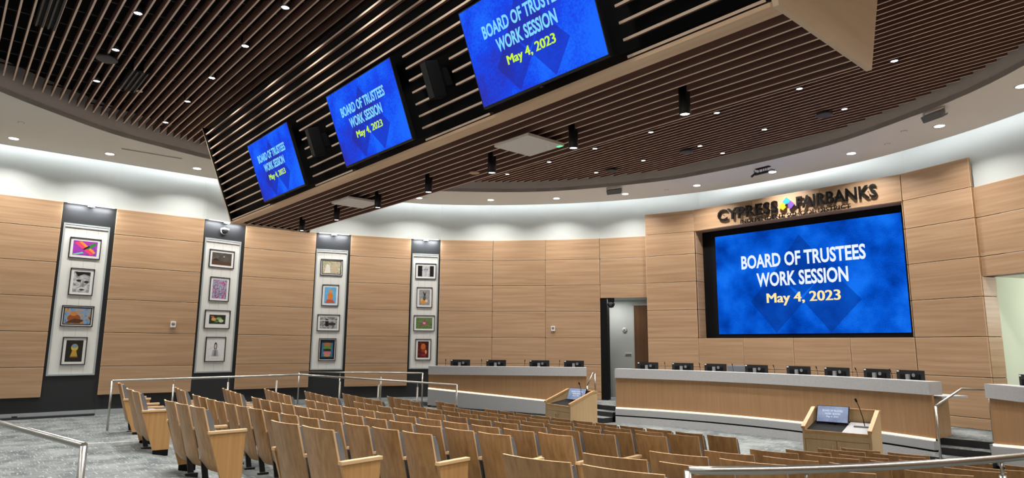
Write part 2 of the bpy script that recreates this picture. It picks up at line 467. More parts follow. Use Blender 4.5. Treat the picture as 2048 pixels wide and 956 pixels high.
# screen wall: raised wood block with the opening for the LED wall
b = MB()
b.prism([(-4.06, 15.70), (-2.70, 16.2), (-CX, 16.2), (-CX, 16.62), (-4.4, 16.62)], -0.4, Z_TOP2 - 0.01)
b.prism([(4.06, 15.70), (4.4, 16.62), (CX, 16.62), (CX, 16.2), (2.70, 16.2)], -0.4, Z_TOP2 - 0.01)
b.box(-CX, CX, 16.16, 16.62, Z_TOP, Z_TOP2 - 0.01); b.box(-CX, CX, 16.16, 16.62, -0.4, 1.915)
b.box(-CX, CX, 16.52, 16.62, 1.9, Z_TOP)
wf = tag(b.build('wall_front', M['black']), kind='structure')
ends_ = ((-4.12, 15.64), (-CX, 16.10), (CX, 16.10), (4.15, 15.655))
full_rows = [STAGE, 0.322] + ROWS_ + [Z_TOP, Z_TOP2]
def panel_on(p, q, rows, cols=1, parent=wf, th=0.07):
    F, ln = seg_frame(p, q)
    for c in range(cols):
        for z0, z1 in zip(rows[:-1], rows[1:]):
            g = 0.007; pb = MB()
            pb.box(ln * c / cols + g, ln * (c + 1) / cols - g, 0.0, th, z0 + g, z1 - g, 0, F, b=0.008, emi=1)
            pb.build('wood_panel', [M['panel'], M['panel_edge']], parent)
panel_on(ends_[0], ends_[1], full_rows)
panel_on(ends_[2], ends_[3], full_rows)
panel_on((-CX, CY), (CX, CY), [Z_TOP, Z_TOP2], 3)
panel_on((-CX, CY), (CX, CY), [STAGE, 0.322, 1.122, 1.922], 4)
# wood-lined reveals of the opening (left, right)
jr = [1.922, 2.722, 3.522, 4.322, Z_TOP]
panel_on((-CX + 0.015, 16.52), (-CX + 0.015, CY + 0.02), jr, 1, th=0.012)
panel_on((CX - 0.015, CY + 0.02), (CX - 0.015, 16.52), jr, 1, th=0.012)
b = MB(); b.box(-CX, CX, CY + 0.01, 16.52, Z_TOP - 0.006, Z_TOP + 0.01); b.build('reveal_soffit', M['panel'], wf)

# ------------------------------------------------------------------ openings beside the screen wall
F, ln = seg_frame(WP[13], WP[14])
b = MB()
b.box(0.0, 0.20, 0.02, 0.34, STAGE, 3.11, 1, F)                       # black side return
b.box(-1.6, 2.6, 1.2, 1.3, STAGE, 3.4, 0, F)                         # passage wall
b.box(-1.6, 2.6, 0.06, 1.3, 3.12, 3.22, 0, F)                        # passage ceiling
b.box(-1.7, -1.6, 0.3, 1.3, STAGE, 3.2, 0, F)
b.box(2.5, 2.6, 0.9, 1.3, STAGE, 3.2, 0, F)
pw = tag(b.build('wall_passage', [M['white_wall'], M['black']]), kind='structure')
d_ = thing('door_1', None, None, F @ Vector((0.76, 1.2, STAGE)), math.atan2(F[1][0], F[0][0]), kind='structure')
b = MB(); b.box(0.04, 0.94, -0.045, -0.01, 0.0, 2.84, 0, b=0.004); b.build('door_leaf', M['door'], d_)
b = MB(); b.box(0, 0.04, -0.06, 0, 0, 2.9); b.box(0.94, 0.98, -0.06, 0, 0, 2.9); b.box(0, 0.98, -0.06, 0, 2.85, 2.9); b.build('door_frame', M['fascia'], d_)
lamp('passage_lamp', 'AREA', F @ Vector((0.2, 0.45, 3.1)), 16, size=0.5, col=(1, 0.98, 0.92))

def on_wall(F, s, off, z):           # frame of something on a wall: x along, y up, z out of the wall
    p = F @ Vector((s, off, z)); d = Vector((F[0][0], F[1][0], 0)); zz = -Vector((F[0][1], F[1][1], 0))
    return Matrix(((d.x, 0, zz.x, p.x), (d.y, 0, zz.y, p.y), (0, 1, 0, p.z), (0, 0, 0, 1)))
t = thing('smoke_detector', 'round white detector on the pale wall inside the left passage', 'smoke detector', M=on_wall(F, 0.48, 1.2, 2.19))
MB().lathe([(0.0, 0.05), (0.05, 0.05), (0.075, 0.03), (0.08, 0)], 20).build('housing', M['white'], t)
MB().lathe([(0.0, 0.056), (0.025, 0.056), (0.03, 0.045)], 14).build('cap', M['grey'], t)
t = thing('light_switch', 'grey switch plate on the passage wall beside the brown door', 'switch', M=on_wall(F, 0.59, 1.2, 1.44))
MB().box(-0.11, 0.11, -0.06, 0.06, 0, 0.012, b=0.003).build('plate', M['white'], t)
MB().box(-0.09, 0.09, -0.045, 0.0, 0.012, 0.02).build('rocker', M['grey'], t)
# camera hung in the head of the left passage
t = thing('ptz_camera', 'black motorised camera hanging in the head of the left passage opening', 'camera', F @ Vector((0.32, 0.06, 2.97)), 0.4)
MB().box(-0.09, 0.09, -0.05, 0.05, 0.02, 0.15, b=0.01).build('bracket', M['black'], t)
MB().lathe([(0.0, -0.15), (0.07, -0.13), (0.11, -0.06), (0.11, -0.01), (0.06, 0.03), (0, 0.03)], 18).build('head', M['black_metal'], t)
MB().lathe([(0.0, 0.0), (0.032, 0.0), (0.035, 0.05), (0.03, 0.06)], 14, M=Matrix.Translation((0.02, -0.08, -0.06)) @ Matrix.Rotation(math.pi / 2, 4, 'X')).build('camera_lens', M['dark_grey'], t)

F2, ln2 = seg_frame((4.155, 15.66), (5.419, 15.056))
b = MB()
b.box(-0.6, 3.2, 4.6, 4.7, STAGE, 3.4, 0, F2); b.box(3.1, 3.2, 0.3, 4.7, STAGE, 3.4, 0, F2); b.box(-0.12, -0.02, 0.37, 4.7, STAGE, 3.4, 0, F2); b.box(-0.12, 3.2, 0.37, 4.7, 0.0, STAGE, 2, F2)
b.box(-0.6, 3.2, 0.36, 4.7, 3.12, 3.24, 1, F2)
tag(b.build('wall_passage_right', [M['pale_green'], M['ceiling'], M['carpet']]), kind='structure')
b = MB(); g = 0.006
for z0, z1 in zip([STAGE, 0.322] + ROWS_[:2] + [2.722], [0.322] + ROWS_[:2] + [2.722, 3.115]):
    b.box(-0.02, 0.0, 0.015, 0.37, z0 + g, z1 - g, 0, F2)
tag(b.build('trim_1', M['panel']), kind='structure')
t = thing('passage_downlight', 'round lit downlight in the ceiling of the right passage', 'ceiling light', F2 @ Vector((0.35, 1.6, 3.12)))
MB().lathe([(0.09, 0), (0.10, -0.012), (0.075, -0.012), (0.07, -0.002)], 20).build('trim_ring', M['white'], t)
MB().lathe([(0.0, -0.004), (0.07, -0.004)], 20).build('lens', M['lens'], t)
_l = lamp('passage_lamp_2', 'AREA', F2 @ Vector((2.6, 2.9, 2.7)), 55, size=0.8, col=(0.99, 1.0, 0.93), spread=2.4)
_l.rotation_euler = (F2.to_3x3() @ Vector((-1.0, -0.25, -0.25))).to_track_quat('-Z', 'Y').to_euler()

# ------------------------------------------------------------------ ceiling: white ring, grey fascia, black deck
INNER = [(-4.4, -1.55), (-5.6, -0.55), (-6.42, 0.34), (-7.01, 1.09), (-7.76, 2.25), (-8.11, 3.26), (-8.43, 4.49), (-8.60, 5.9), (-8.58, 7.2), (-8.3, 8.7), (-7.75, 9.85), (-7.05, 10.85), (-5.86, 12.23), (-4.5, 13.22), (-2.45, 14.10), (-1.2, 14.32), (0, 14.38)]
def catmull(P, n=4):
    out = []
    for i in range(len(P) - 1):
        p0, p1, p2, p3 = P[max(i - 1, 0)], P[i], P[i + 1], P[min(i + 2, len(P) - 1)]
        for k in range(n):
            t_ = k / n
            out.append(tuple(0.5 * (2 * p1[a] + (p2[a] - p0[a]) * t_ + (2 * p0[a] - 5 * p1[a] + 4 * p2[a] - p3[a]) * t_ ** 2 + (3 * p1[a] - p0[a] - 3 * p2[a] + p3[a]) * t_ ** 3) for a in (0, 1)))
    return out + [P[-1]]
inn = catmull(INNER + [(-x, y) for x, y in reversed(INNER[:-1])])
i0 = len(catmull(INNER)) - 1
inn = inn + catmull([(4.4, -1.55), (2.5, -2.3), (0, -2.55), (-2.5, -2.3), (-4.4, -1.55)])[1:-1]
def inner_x(y, sgn):
    """where the inner edge of the ring crosses the line y"""
    best = None
    for (xa, ya), (xb, yb) in zip(inn, inn[1:] + inn[:1]):
        if (ya - y) * (yb - y) <= 0 and ya != yb:
            x = xa + (xb - xa) * (y - ya) / (yb - ya)
            if x * sgn >= 0 and (best is None or abs(x) > abs(best)): best = x
    return best
outer = [(-10.33, -3.95)] + [(-10.33, y) for y in (-2, 0, 2, 4, 6, 7.6)] + [(-9.95, 8.9), (-9.3, 10.7), (-8.85, 11.5), (-7.83, 12.75), (-6.62, 13.85), (-5.28, 14.8), (-4.0, 15.45), (-2.4, 15.98), (-1.1, 16.17), (0, 16.22)]
outer = outer + [(-x, y) for x, y in reversed(outer[:-1])]
oc = catmull(outer, 3)
me = bpy.data.meshes.new('ceiling'); bm = bmesh.new()
def ring_face(bm, z, flip):
    vo = [bm.verts.new((x, y, z)) for x, y in oc]; vi = [bm.verts.new((x, y, z)) for x, y in inn]
    eds = [bm.edges.new((a, c)) for L_ in (vo, vi) for a, c in zip(L_, L_[1:] + L_[:1])]
    bmesh.ops.triangle_fill(bm, edges=eds, use_beauty=True)
    return vo, vi
a0 = ring_face(bm, Z_RING, False); a1 = ring_face(bm, Z_RING + 0.10, True)
for u, v in zip(a0, a1):
    for k in range(len(u)):
        kk = (k + 1) % len(u); bm.faces.new((u[k], u[kk], v[kk], v[k]))
bmesh.ops.recalc_face_normals(bm, faces=bm.faces)
bm.to_mesh(me); bm.free(); me.materials.append(M['ceiling'])
o = bpy.data.objects.new('ceiling', me); COL.objects.link(o); tag(o, kind='structure')
b = MB(); n = len(inn)
for k in range(n):
    (xa, ya), (xb, yb) = inn[k], inn[(k + 1) % n]
    b.add([(xa, ya, Z_RING), (xb, yb, Z_RING), (xb, yb, Z_DECK), (xa, ya, Z_DECK), (xa * 1.012, ya * 1.008 - 0.05, Z_RING + 0.02), (xb * 1.012, yb * 1.008 - 0.05, Z_RING + 0.02)], [(0, 1, 2, 3)])
tag(b.build('trim_2', M['fascia'], fix=False), kind='structure')
b = MB(); b.box(-10.8, 10.8, -4.1, 17.0, 6.75, 6.85); tag(b.build('ceiling_cap', M['white_wall']), kind='structure')
b = MB(); b.box(-9.2, 9.2, -3.0, 15.2, Z_DECK, Z_DECK + 0.05)
tag(b.build('ceiling_deck', M['deck']), kind='structure')
# LED strip lying on the outer lip of the ring, out of sight, washing the white wall
b = MB()
for k in range(len(oc) - 1):
    F_, l_ = seg_frame(oc[k], oc[k + 1])
    b.box(0, l_, 0.001, 0.012, Z_RING + 0.03, Z_RING + 0.08, 0, F_)
t = b.build('cove_light_strip', M['cove']); tag(t, 'continuous LED strip hidden in the cove above the white ceiling ring', 'light strip')

# ------------------------------------------------------------------ slatted ceilings
PITCH_S = 0.1524
def slats(name, label, y0, y1):
    t = thing(name, label, 'slat ceiling')
    y = y0; ks = []
    while y < y1:
        xa, xb = inner_x(y, -1), inner_x(y, 1)
        if xa is not None and xb is not None:
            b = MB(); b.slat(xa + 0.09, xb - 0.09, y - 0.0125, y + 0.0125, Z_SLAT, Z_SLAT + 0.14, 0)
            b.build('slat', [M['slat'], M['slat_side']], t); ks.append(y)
        y += PITCH_S
    for k in range(-14, 15):
        x = k * 0.61
        pts = [yy for yy in ks if inner_x(yy, -1) + .1 < x < inner_x(yy, 1) - .1]
        if len(pts) > 1:
            b = MB(); b.box(x - 0.012, x + 0.012, pts[0], pts[-1], Z_SLAT + 0.136, Z_SLAT + 0.16)
            b.build('cross_rail', M['dark_grey'], t)
    return t
slats('slat_ceiling', 'wooden slat ceiling field over the rear seats, in front of the screens', 0.355 - 16 * PITCH_S, 3.45)
slats('slat_ceiling', 'wooden slat ceiling field between the hanging bulkhead and the dais', 0.355 + 21 * PITCH_S, 14.2)

# ------------------------------------------------------------------ hanging bulkhead with the three screens
BX, BZ, BYF, BYR = 5.75, 4.10, 4.24, 5.82
TH = math.atan2(0.69, 1.81)
NRM, UPV = Vector((0, -math.cos(TH), -math.sin(TH))), Vector((0, -math.sin(TH), math.cos(TH)))
def face_M(x, s, off):      # on the sloping front: x along, s up the slope, off out of it
    p = Vector((x, BYF, BZ)) + UPV * s + NRM * off
    return Matrix(((1, UPV.x, NRM.x, p.x), (0, UPV.y, NRM.y, p.y), (0, UPV.z, NRM.z, p.z), (0, 0, 0, 1)))
bh = thing('ceiling_bulkhead', 'long hanging wood-slatted bulkhead that carries the three screens', 'bulkhead')
tn = math.tan(TH)
ZT = 5.93
def bh_poly(ins):
    f0, f1 = BYF + 0.07, BYF + 0.07 - (ZT - BZ) * tn
    r0, r1 = BYR - 0.02, BYR - 0.02 + (ZT - BZ) * tn
    return [(f0 , BZ + 0.15), (r0, BZ + 0.15), (r1, ZT), (f1, ZT)]
YZ = Matrix(((0, 0, 1, 0), (1, 0, 0, 0), (0, 1, 0, 0), (0, 0, 0, 1)))     # polygon given in y, z; pulled along x
MB().prism(bh_poly(0), -BX, BX, 0, YZ).build('core', M['black'], bh)
hang = MB()
for x in (-5, -2.5, 0, 2.5, 5):
    hang.box(x - 0.03, x + 0.03, 4.9, 4.96, ZT - 0.02, Z_DECK)
hang.build('hanger', M['black'], bh)
TVX = (-2.76, 0.355, 3.48)
TVW, TVH, TVS0 = 1.74, 1.03, 0.10
SPX = (-1.17, 1.92)
for k in range(13):
    s0 = 0.045 + 0.1475 * k
    cuts = []
    if s0 < 1.16: cuts += [(x - TVW / 2 - 0.05, x + TVW / 2 + 0.09) for x in TVX]
    if 0.36 < s0 < 0.90: cuts += [(x + 0.02, x + 0.22) for x in SPX]
    if 0.36 < s0 < 0.90: cuts += [(x - 0.12, x + 0.03) for x in SPX]
    cuts.sort(); x = -BX + 0.05
    for c0, c1 in cuts + [(BX - 0.05, 99)]:
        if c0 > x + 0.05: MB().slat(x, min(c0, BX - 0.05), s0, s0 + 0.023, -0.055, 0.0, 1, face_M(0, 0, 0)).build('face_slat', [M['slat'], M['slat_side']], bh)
        x = max(x, c1)
# bottom board along the front edge, underside slats, wooden end panels
b = MB(); b.prism([(BYF, BZ), (BYF + 0.165, BZ), (BYF + 0.165, BZ + 0.03), (BYF - 0.011, BZ + 0.03)], -BX, BX, 0, YZ); b.build('bottom_beam', M['beam'], bh)
for k in range(11):
    y = BYF + 0.165 + 0.13 + PITCH_S * k
    if y > BYR: break
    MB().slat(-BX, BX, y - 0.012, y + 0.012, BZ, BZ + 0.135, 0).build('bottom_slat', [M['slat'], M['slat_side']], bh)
for sx in (-1, 1):
    zt = 6.25 if sx > 0 else 5.95
    f1 = BYF - (zt - BZ) * tn; r1 = BYR + 0.06 + (zt - BZ) * tn
    poly = [(BYF - 0.015, BZ - 0.02), (BYR + 0.06, BZ - 0.02), (r1, zt), (f1 - 0.015, zt)]
    x0, x1 = sorted((sx * BX, sx * (BX + (0.045 if sx > 0 else 0.02))))
    MB().prism(poly, x0, x1, 0, YZ).build('end_panel', M['end_panel'], bh)
    x0, x1 = sorted((sx * (BX - 0.03), sx * (BX - 0.001)))
    MB().prism([(BYF - 0.022, BZ + 0.032), (BYR + 0.04, BZ + 0.002), (r1 - 0.03, zt - 0.01), (f1 - 0.012, zt - 0.01)], x0, x1, 0, YZ).build('end_lining', M['black'], bh)

def slide(parent, cx, cy, w, h, mats, z0, lines):
    """the slide's three darker diamonds and its lettering on a screen of size w x h centred on cx, cy"""
    dark, tw, td = mats
    u = w / 4.78
    for nm, (dx, dy) in (('top', (0.0, 0.33)), ('left', (-0.69, -0.55)), ('right', (0.69, -0.55))):
        b = MB(); r = 0.82 * u if nm == 'top' else 0.79 * u
        x, y = cx + dx * u, cy + dy * u
        if nm == 'top': pts = [(x, y + r * 1.0), (x - r * 0.86, y - r * 0.12), (x, y - r * 0.9), (x + r * 0.86, y - r * 0.12)]
        else: pts = [(x, y + r), (x - r * 0.9, y + 0.04 * u), (x - 0.04 * u, y - r), (x + r * 0.9, y - 0.02 * u)]
        b.add([(p[0], p[1], z0 + 0.0008) for p in pts], [(0, 1, 2, 3)])
        b.build('slide_diamond', dark, parent, fix=False)
    for k, (body, x0, x1, y0, y1, bold) in enumerate(lines):
        for sh in ((0,) if bold else (-0.012, 0.0, 0.012)):
            me_ = text_fit(body, cx + (x0 + sh) * u, cx + (x1 + sh) * u, cy + y0 * u, cy + y1 * u, 0.0015, bold)
            for v in me_.vertices: v.co.z += z0 + 0.0015
            text_obj('slide_lettering', me_, tw if k < 2 else td, parent)
LINES = [('BOARD OF TRUSTEES', -1.62, 1.57, 0.375, 0.735, 0.028), ('WORK SESSION', -1.20, 1.14, -0.13, 0.235, 0.028), ('May 4, 2023', -0.94, 0.92, -0.56, -0.315, 0)]

TVL = ['left', 'middle', 'right']
for i, x in enumerate(TVX):
    t = thing('wall_screen', ['flat wall-mounted screen on the bulkhead, farthest and leftmost of the three', 'flat screen on the bulkhead between the two black speakers', 'largest-looking flat screen on the bulkhead, rightmost, cut by the top of the photo'][i], 'screen', M=face_M(x, TVS0 + TVH / 2, 0.0), group='screens on the hanging bulkhead')
    MB().box(-TVW / 2, TVW / 2, -TVH / 2, TVH / 2, 0.06, 0.115, 0, b=0.006).build('bezel', M['black_metal'], t)
    MB().box(-0.35, 0.35, -0.25, 0.25, -0.07, 0.06).build('bracket', M['black'], t)
    b = MB(); b.add([(-TVW / 2 + 0.012, -TVH / 2 + 0.022, 0.1155), (TVW / 2 - 0.012, -TVH / 2 + 0.022, 0.1155), (TVW / 2 - 0.012, TVH / 2 - 0.012, 0.1155), (-TVW / 2 + 0.012, TVH / 2 - 0.012, 0.1155)], [(0, 1, 2, 3)])
    b.build('display', M['tv_screen'], t, fix=False)
    slide(t, 0, 0, TVW - 0.02, TVH, (M['tv_screen_dark'], M['text_cyan'], M['text_lime']), 0.116, LINES)
    MB().box(-0.02, 0.02, -TVH / 2 - 0.018, -TVH / 2, 0.085, 0.11).build('sensor', M['dark_grey'], t)
for i, x in enumerate(SPX):
    t = thing('loudspeaker', ['narrow black loudspeaker between the left and middle bulkhead screens', 'narrow black loudspeaker between the middle and right bulkhead screens'][i], 'speaker', M=face_M(x, 0.63, 0.0), group='speakers on the bulkhead')
    MB().box(-0.06, 0.06, -0.21, 0.21, 0.03, 0.20, 0, b=0.008).build('cabinet', M['black'], t)
    MB().box(-0.05, 0.05, -0.20, 0.20, 0.20, 0.206).build('grille', M['black_metal'], t)
    MB().box(-0.03, 0.11, -0.1, 0.1, -0.06, 0.03).build('bracket', M['black'], t)

# pendants, white microphone tiles and a cover disc under the bulkhead
PX = [-4.45, -2.95, -1.48, -0.01, 1.45, 2.90, 4.37]
for i, x in enumerate(PX):
    t = thing('pendant_light', 'black cylinder downlight under the bulkhead, %s from the far left end' % ORD[i], 'pendant light', (x, 5.16, 3.88), group='cylinder lights under the bulkhead')
    b = MB(); b.lathe([(0.045, 0.012), (0.047, 0.0), (0.053, 0.0), (0.055, 0.004), (0.055, 0.32), (0.0, 0.32)], 20); b.build('body', M['black_metal'], t)
    MB().lathe([(0.0, 0.011), (0.046, 0.011)], 20).build('lens', M['lens'], t)
    MB().tube([(0, 0, 0.31), (0, 0, 0.37)], 0.012, 8).build('stem', M['black'], t)
    lamp('pendant_lamp', 'AREA', (0, 0, -0.012), PEND_W, t, 0.075, spread=2.0)
for i, x in enumerate((-2.02, 2.29)):
    t = thing('microphone_tile', ['square white ceiling microphone tile under the bulkhead, far left one', 'square white ceiling microphone tile with green light, near right one'][i], 'ceiling microphone', (x, 5.04, 4.02), group='microphone tiles under the bulkhead')
    MB().box(-0.30, 0.30, -0.29, 0.29, 0.0, 0.035, 0, b=0.006).build('tile', M['tile'], t)
    b = MB()
    for ax in (-0.2, 0.2):
        for ay in (-0.2, 0.2): b.tube([(ax, ay, 0.03), (ax, ay, 0.2)], 0.004, 6)
    b.build('hanger', M['black'], t)
    if i: MB().box(0.215, 0.285, 0.245, 0.285, -0.003, 0.01).build('status_light', M['green_led'], t)
t = thing('ceiling_cover', 'round cream cover disc between the slats under the bulkhead', 'ceiling cover', (0.69, 5.46, 4.085))
MB().lathe([(0.0, 0.0), (0.07, 0.0), (0.075, 0.006), (0.07, 0.012), (0.0, 0.012)], 24).build('disc', M['cream'], t)
MB().tube([(0, 0, 0.01), (0, 0, 0.16)], 0.02, 8).build('stem', M['dark_grey'], t)
t = thing('ceiling_cover', 'small cream cover disc among the rear ceiling slats near the black vent', 'ceiling cover', (-5.59, 2.33, 6.34))
MB().lathe([(0.0, 0.0), (0.06, 0.0), (0.065, 0.006), (0.06, 0.012), (0.0, 0.012)], 24).build('disc', M['cream'], t)
MB().tube([(0, 0, 0.01), (0, 0, 0.31)], 0.015, 8).build('stem', M['dark_grey'], t)

# small downlights between the slats
ROWY = [(1.60, [-5.63, -3.93, -2.35, -0.75, 0.85, 2.45, 4.05], 'rear slats, row farther from the screens'), (3.20, [-7.25, -5.6, -4.07, -2.38, -0.77, 0.85, 2.47, 4.1, 5.7], 'rear slats, row nearest the screens'),
        (11.36, [-5.54, -3.88, -2.31, -0.66, 0.98, 2.68, 4.27], 'dais-side slats, row nearest the bulkhead'), (13.14, [-3.76, -2.16, -0.50, 1.11, 2.79], 'dais-side slats, row nearest the white ring'), (13.95, [-0.46], None)]
for y, xs_, txt in ROWY:
    yy = 0.355 + (round((y - 0.355) / PITCH_S - 0.5) + 0.5) * PITCH_S
    for i, x in enumerate(xs_):
        lab = 'small round downlight in the %s, %s from left' % (txt, ORD[i]) if txt else 'small single downlight among the last slats before the white ring'
        t = thing('slat_downlight', lab, 'ceiling light', (CAM.x + (x - CAM.x) * 0.989, CAM.y + (yy - CAM.y) * 0.989, 6.308), group='small downlights between the slats')
        MB().lathe([(0.052, 0.012), (0.056, 0.0), (0.066, 0.0), (0.066, 0.14), (0.0, 0.14)], 18).build('can', M['black_metal'], t)
        MB().lathe([(0.0, 0.010), (0.054, 0.010)], 18).build('lens', M['lens'], t)
        MB().tube([(0, 0, 0.13), (0, 0, 0.29)], 0.02, 6).build('stem', M['black'], t)
        lamp('downlight_lamp', 'AREA', (0, 0, -0.012), (SLAT_W if y > 5 else REAR_W), t, 0.10, spread=1.7)

# round speakers, vents, diffuser
for x, y, lab in ((-4.18, 1.58, 'round dark ceiling speaker under the rear slats'), (2.49, 12.85, 'round ceiling speaker under the dais-side slats, nearest the sign end'), (-0.81, 12.97, 'round ceiling speaker under the dais-side slats, middle one'), (-3.13, 12.98, 'round ceiling speaker under the dais-side slats, left one')):
    t = thing('ceiling_speaker', lab, 'ceiling speaker', (x, y, 6.25), group='round speakers under the slats')
    MB().lathe([(0.0, 0.0), (0.14, 0.0), (0.155, 0.006), (0.16, 0.016), (0.14, 0.05), (0.1, 0.07), (0, 0.07)], 28).build('grille', M['disc'], t)
    MB().tube([(0, 0, 0.06), (0, 0, 0.385)], 0.02, 8).build('stem', M['black'], t)
for (x0, x1, y0, y1), lab in (((-5.6, -4.5, 2.02, 2.25), 'black slotted air vent between the rear slats by the round speaker'), ((-3.65, -1.9, 0.58, 0.80), 'black slotted air vent between the rear slats at the top left corner')):
    t = thing('air_vent', lab, 'air vent', (0, 0, 6.30), group='air vents in the rear slats')
    b = MB(); b.box(x0, x1, y0 - 0.03, y1 + 0.03, 0.03, 0.335); b.build('box', M['black'], t)
    for k in range(4):
        y = y0 + (y1 - y0) * k / 3
        MB().box(x0, x1, y - 0.012, y + 0.012, 0.0, 0.03).build('blade', M['dark_grey'], t)
t = thing('linear_diffuser', 'long narrow slot diffuser in the white ceiling beside the left wall', 'air vent', (-8.82, 3.3, Z_RING), math.radians(88))
MB().box(-0.66, 0.66, -0.05, 0.05, -0.008, 0.02).build('frame', M['ceiling'], t)
for k in (-0.022, 0.022): MB().box(-0.63, 0.63, k - 0.011, k + 0.011, -0.0095, 0.01).build('slot', M['black'], t)

# downlights and little fittings in the white ring
RL = [(-9.63, 0.76), (-9.56, 2.56), (-9.53, 4.47), (-8.54, 10.47), (-7.28, 12.23), (-5.77, 13.55), (-4.0, 14.6), (-2.02, 15.24), (0.06, 15.42), (2.05, 15.21), (3.99, 14.55), (5.57, 13.28)]
RLH = [(-9.35, 6.4), (-9.1, 8.5), (7.2, 12.2), (8.5, 10.5), (9.1, 8.5), (9.4, 6.4), (9.5, 4.5), (9.55, 2.5), (9.6, 0.7), (9.0, -1.4), (6.5, -2.6), (3.2, -3.2), (0, -3.3), (-3.2, -3.2), (-6.5, -2.6), (-9.0, -1.4)]
for i, (x, y) in enumerate(RL + RLH):
    if i < 12: lab = 'bright round downlight in the white ceiling ring, %s from the left' % ORD[i]
    else: lab = 'bright round downlight in the white ceiling ring outside the photo, %s' % ORD[i - 12]
    t = thing('ring_downlight', lab, 'ceiling light', (x, y, Z_RING), group='downlights in the white ceiling ring')
    MB().lathe([(0.085, 0.005), (0.09, -0.004), (0.115, -0.010), (0.12, -0.002), (0.12, 0.002)], 24).build('trim_ring', M['white'], t)
    MB().lathe([(0.0, -0.003), (0.09, -0.003)], 24).build('lens', M['lens'], t)
    lamp('ring_lamp', 'AREA', (0, 0, -0.02), RING_W, t, 0.17, spread=2.3)
for i, (x, y) in enumerate([(-8.22, 0.78), (-8.38, 10.6), (-2.9, 15.07), (2.86, 15.05), (3.41, 14.37)]):
    t = thing('sprinkler_cover', 'small flat sprinkler cover in the white ceiling ring, %s from the left' % ORD[i], 'sprinkler', (x, y, Z_RING), group='sprinkler covers in the white ring')
    MB().lathe([(0.0, -0.008), (0.045, -0.008), (0.05, -0.002), (0.05, 0.002)], 18).build('cover', M['ceiling'], t)
    MB().lathe([(0.05, -0.001), (0.058, -0.004), (0.06, 0.002)], 18).build('rim', M['grey'], t)
for (x, y, rz), lab in (((-3.69, 13.75, math.radians(22)), 'grey box speaker under the white ring left of the sign'), ((4.22, 13.45, math.radians(-24)), 'grey box speaker under the white ring near the right end')):
    t = thing('box_speaker', lab, 'speaker', (x, y, Z_RING), rz, group='grey box speakers under the white ring')
    Mx = Matrix.Translation((0, 0, -0.12)) @ Matrix.Rotation(math.radians(28), 4, 'X')
    MB().box(-0.20, 0.20, -0.09, 0.07, -0.05, 0.07, 0, Mx, 0.008).build('cabinet', M['grey'], t)
    MB().box(-0.19, 0.19, -0.083, 0.063, -0.055, -0.05, 0, Mx).build('grille', M['disc'], t)
    b = MB(); b.box(-0.23, -0.205, -0.02, 0.02, -0.14, 0.0); b.box(0.205, 0.23, -0.02, 0.02, -0.14, 0.0); b.build('bracket', M['white'], t)
t = thing('camera_cluster', 'black camera and antenna cluster hung from the ceiling above the sign', 'camera', (0.08, 14.85, Z_RING), math.radians(-8))
b = MB(); b.box(-0.16, 0.22, -0.05, 0.05, -0.02, 0.0); b.build('mount_plate', M['black'], t)
b = MB()
for x in (-0.08, 0.02, 0.08, 0.14): b.tube([(x, 0, -0.01), (x, 0, -0.11)], 0.008, 6)
b.build('rod', M['black'], t)
b = MB(); b.box(-0.20, 0.16, -0.03, 0.03, -0.155, -0.105, 0, None, 0.006); b.build('crossbar', M['black_metal'], t)
b = MB(); b.tube([(-0.30, -0.02, -0.17), (-0.16, 0.0, -0.09)], 0.028, 10); b.tube([(-0.22, 0, -0.12), (-0.22, 0, -0.02)], 0.01, 6); b.build('camera_head', M['black_metal'], t)
b = MB(); b.tube([(0.14, 0, -0.12), (0.26, 0.02, -0.09), (0.34, 0.04, -0.13)], 0.01, 6); b.build('cable', M['black'], t)

# ------------------------------------------------------------------ LED wall and the sign over it
SX0, SX1, SZ0, SZ1, SY = -2.275, 2.555, 2.03, 4.78, 16.45
XZ = lambda x, y, z: Matrix(((1, 0, 0, x), (0, 0, -1, y), (0, 1, 0, z), (0, 0, 0, 1)))
t = thing('led_wall', 'huge blue presentation screen recessed in the wood wall behind the dais', 'screen', M=XZ((SX0 + SX1) / 2, SY, (SZ0 + SZ1) / 2))
W2, H2 = (SX1 - SX0) / 2, (SZ1 - SZ0) / 2
b = MB(); b.box(-CX + 0.02 - (SX0 + SX1) / 2, CX - 0.02 - (SX0 + SX1) / 2, 1.925 - (SZ0 + SZ1) / 2, 4.955 - (SZ0 + SZ1) / 2, -0.06, -0.012); b.build('surround', M['black'], t)
b = MB(); b.add([(-W2, -H2, 0), (W2, -H2, 0), (W2, H2, 0), (-W2, H2, 0)], [(0, 1, 2, 3)]); b.build('display', M['wall_screen'], t, fix=False)
slide(t, 0, 0, 2 * W2, 2 * H2, (M['wall_screen_dark'], M['text_white'], M['text_cream']), 0.0, LINES)

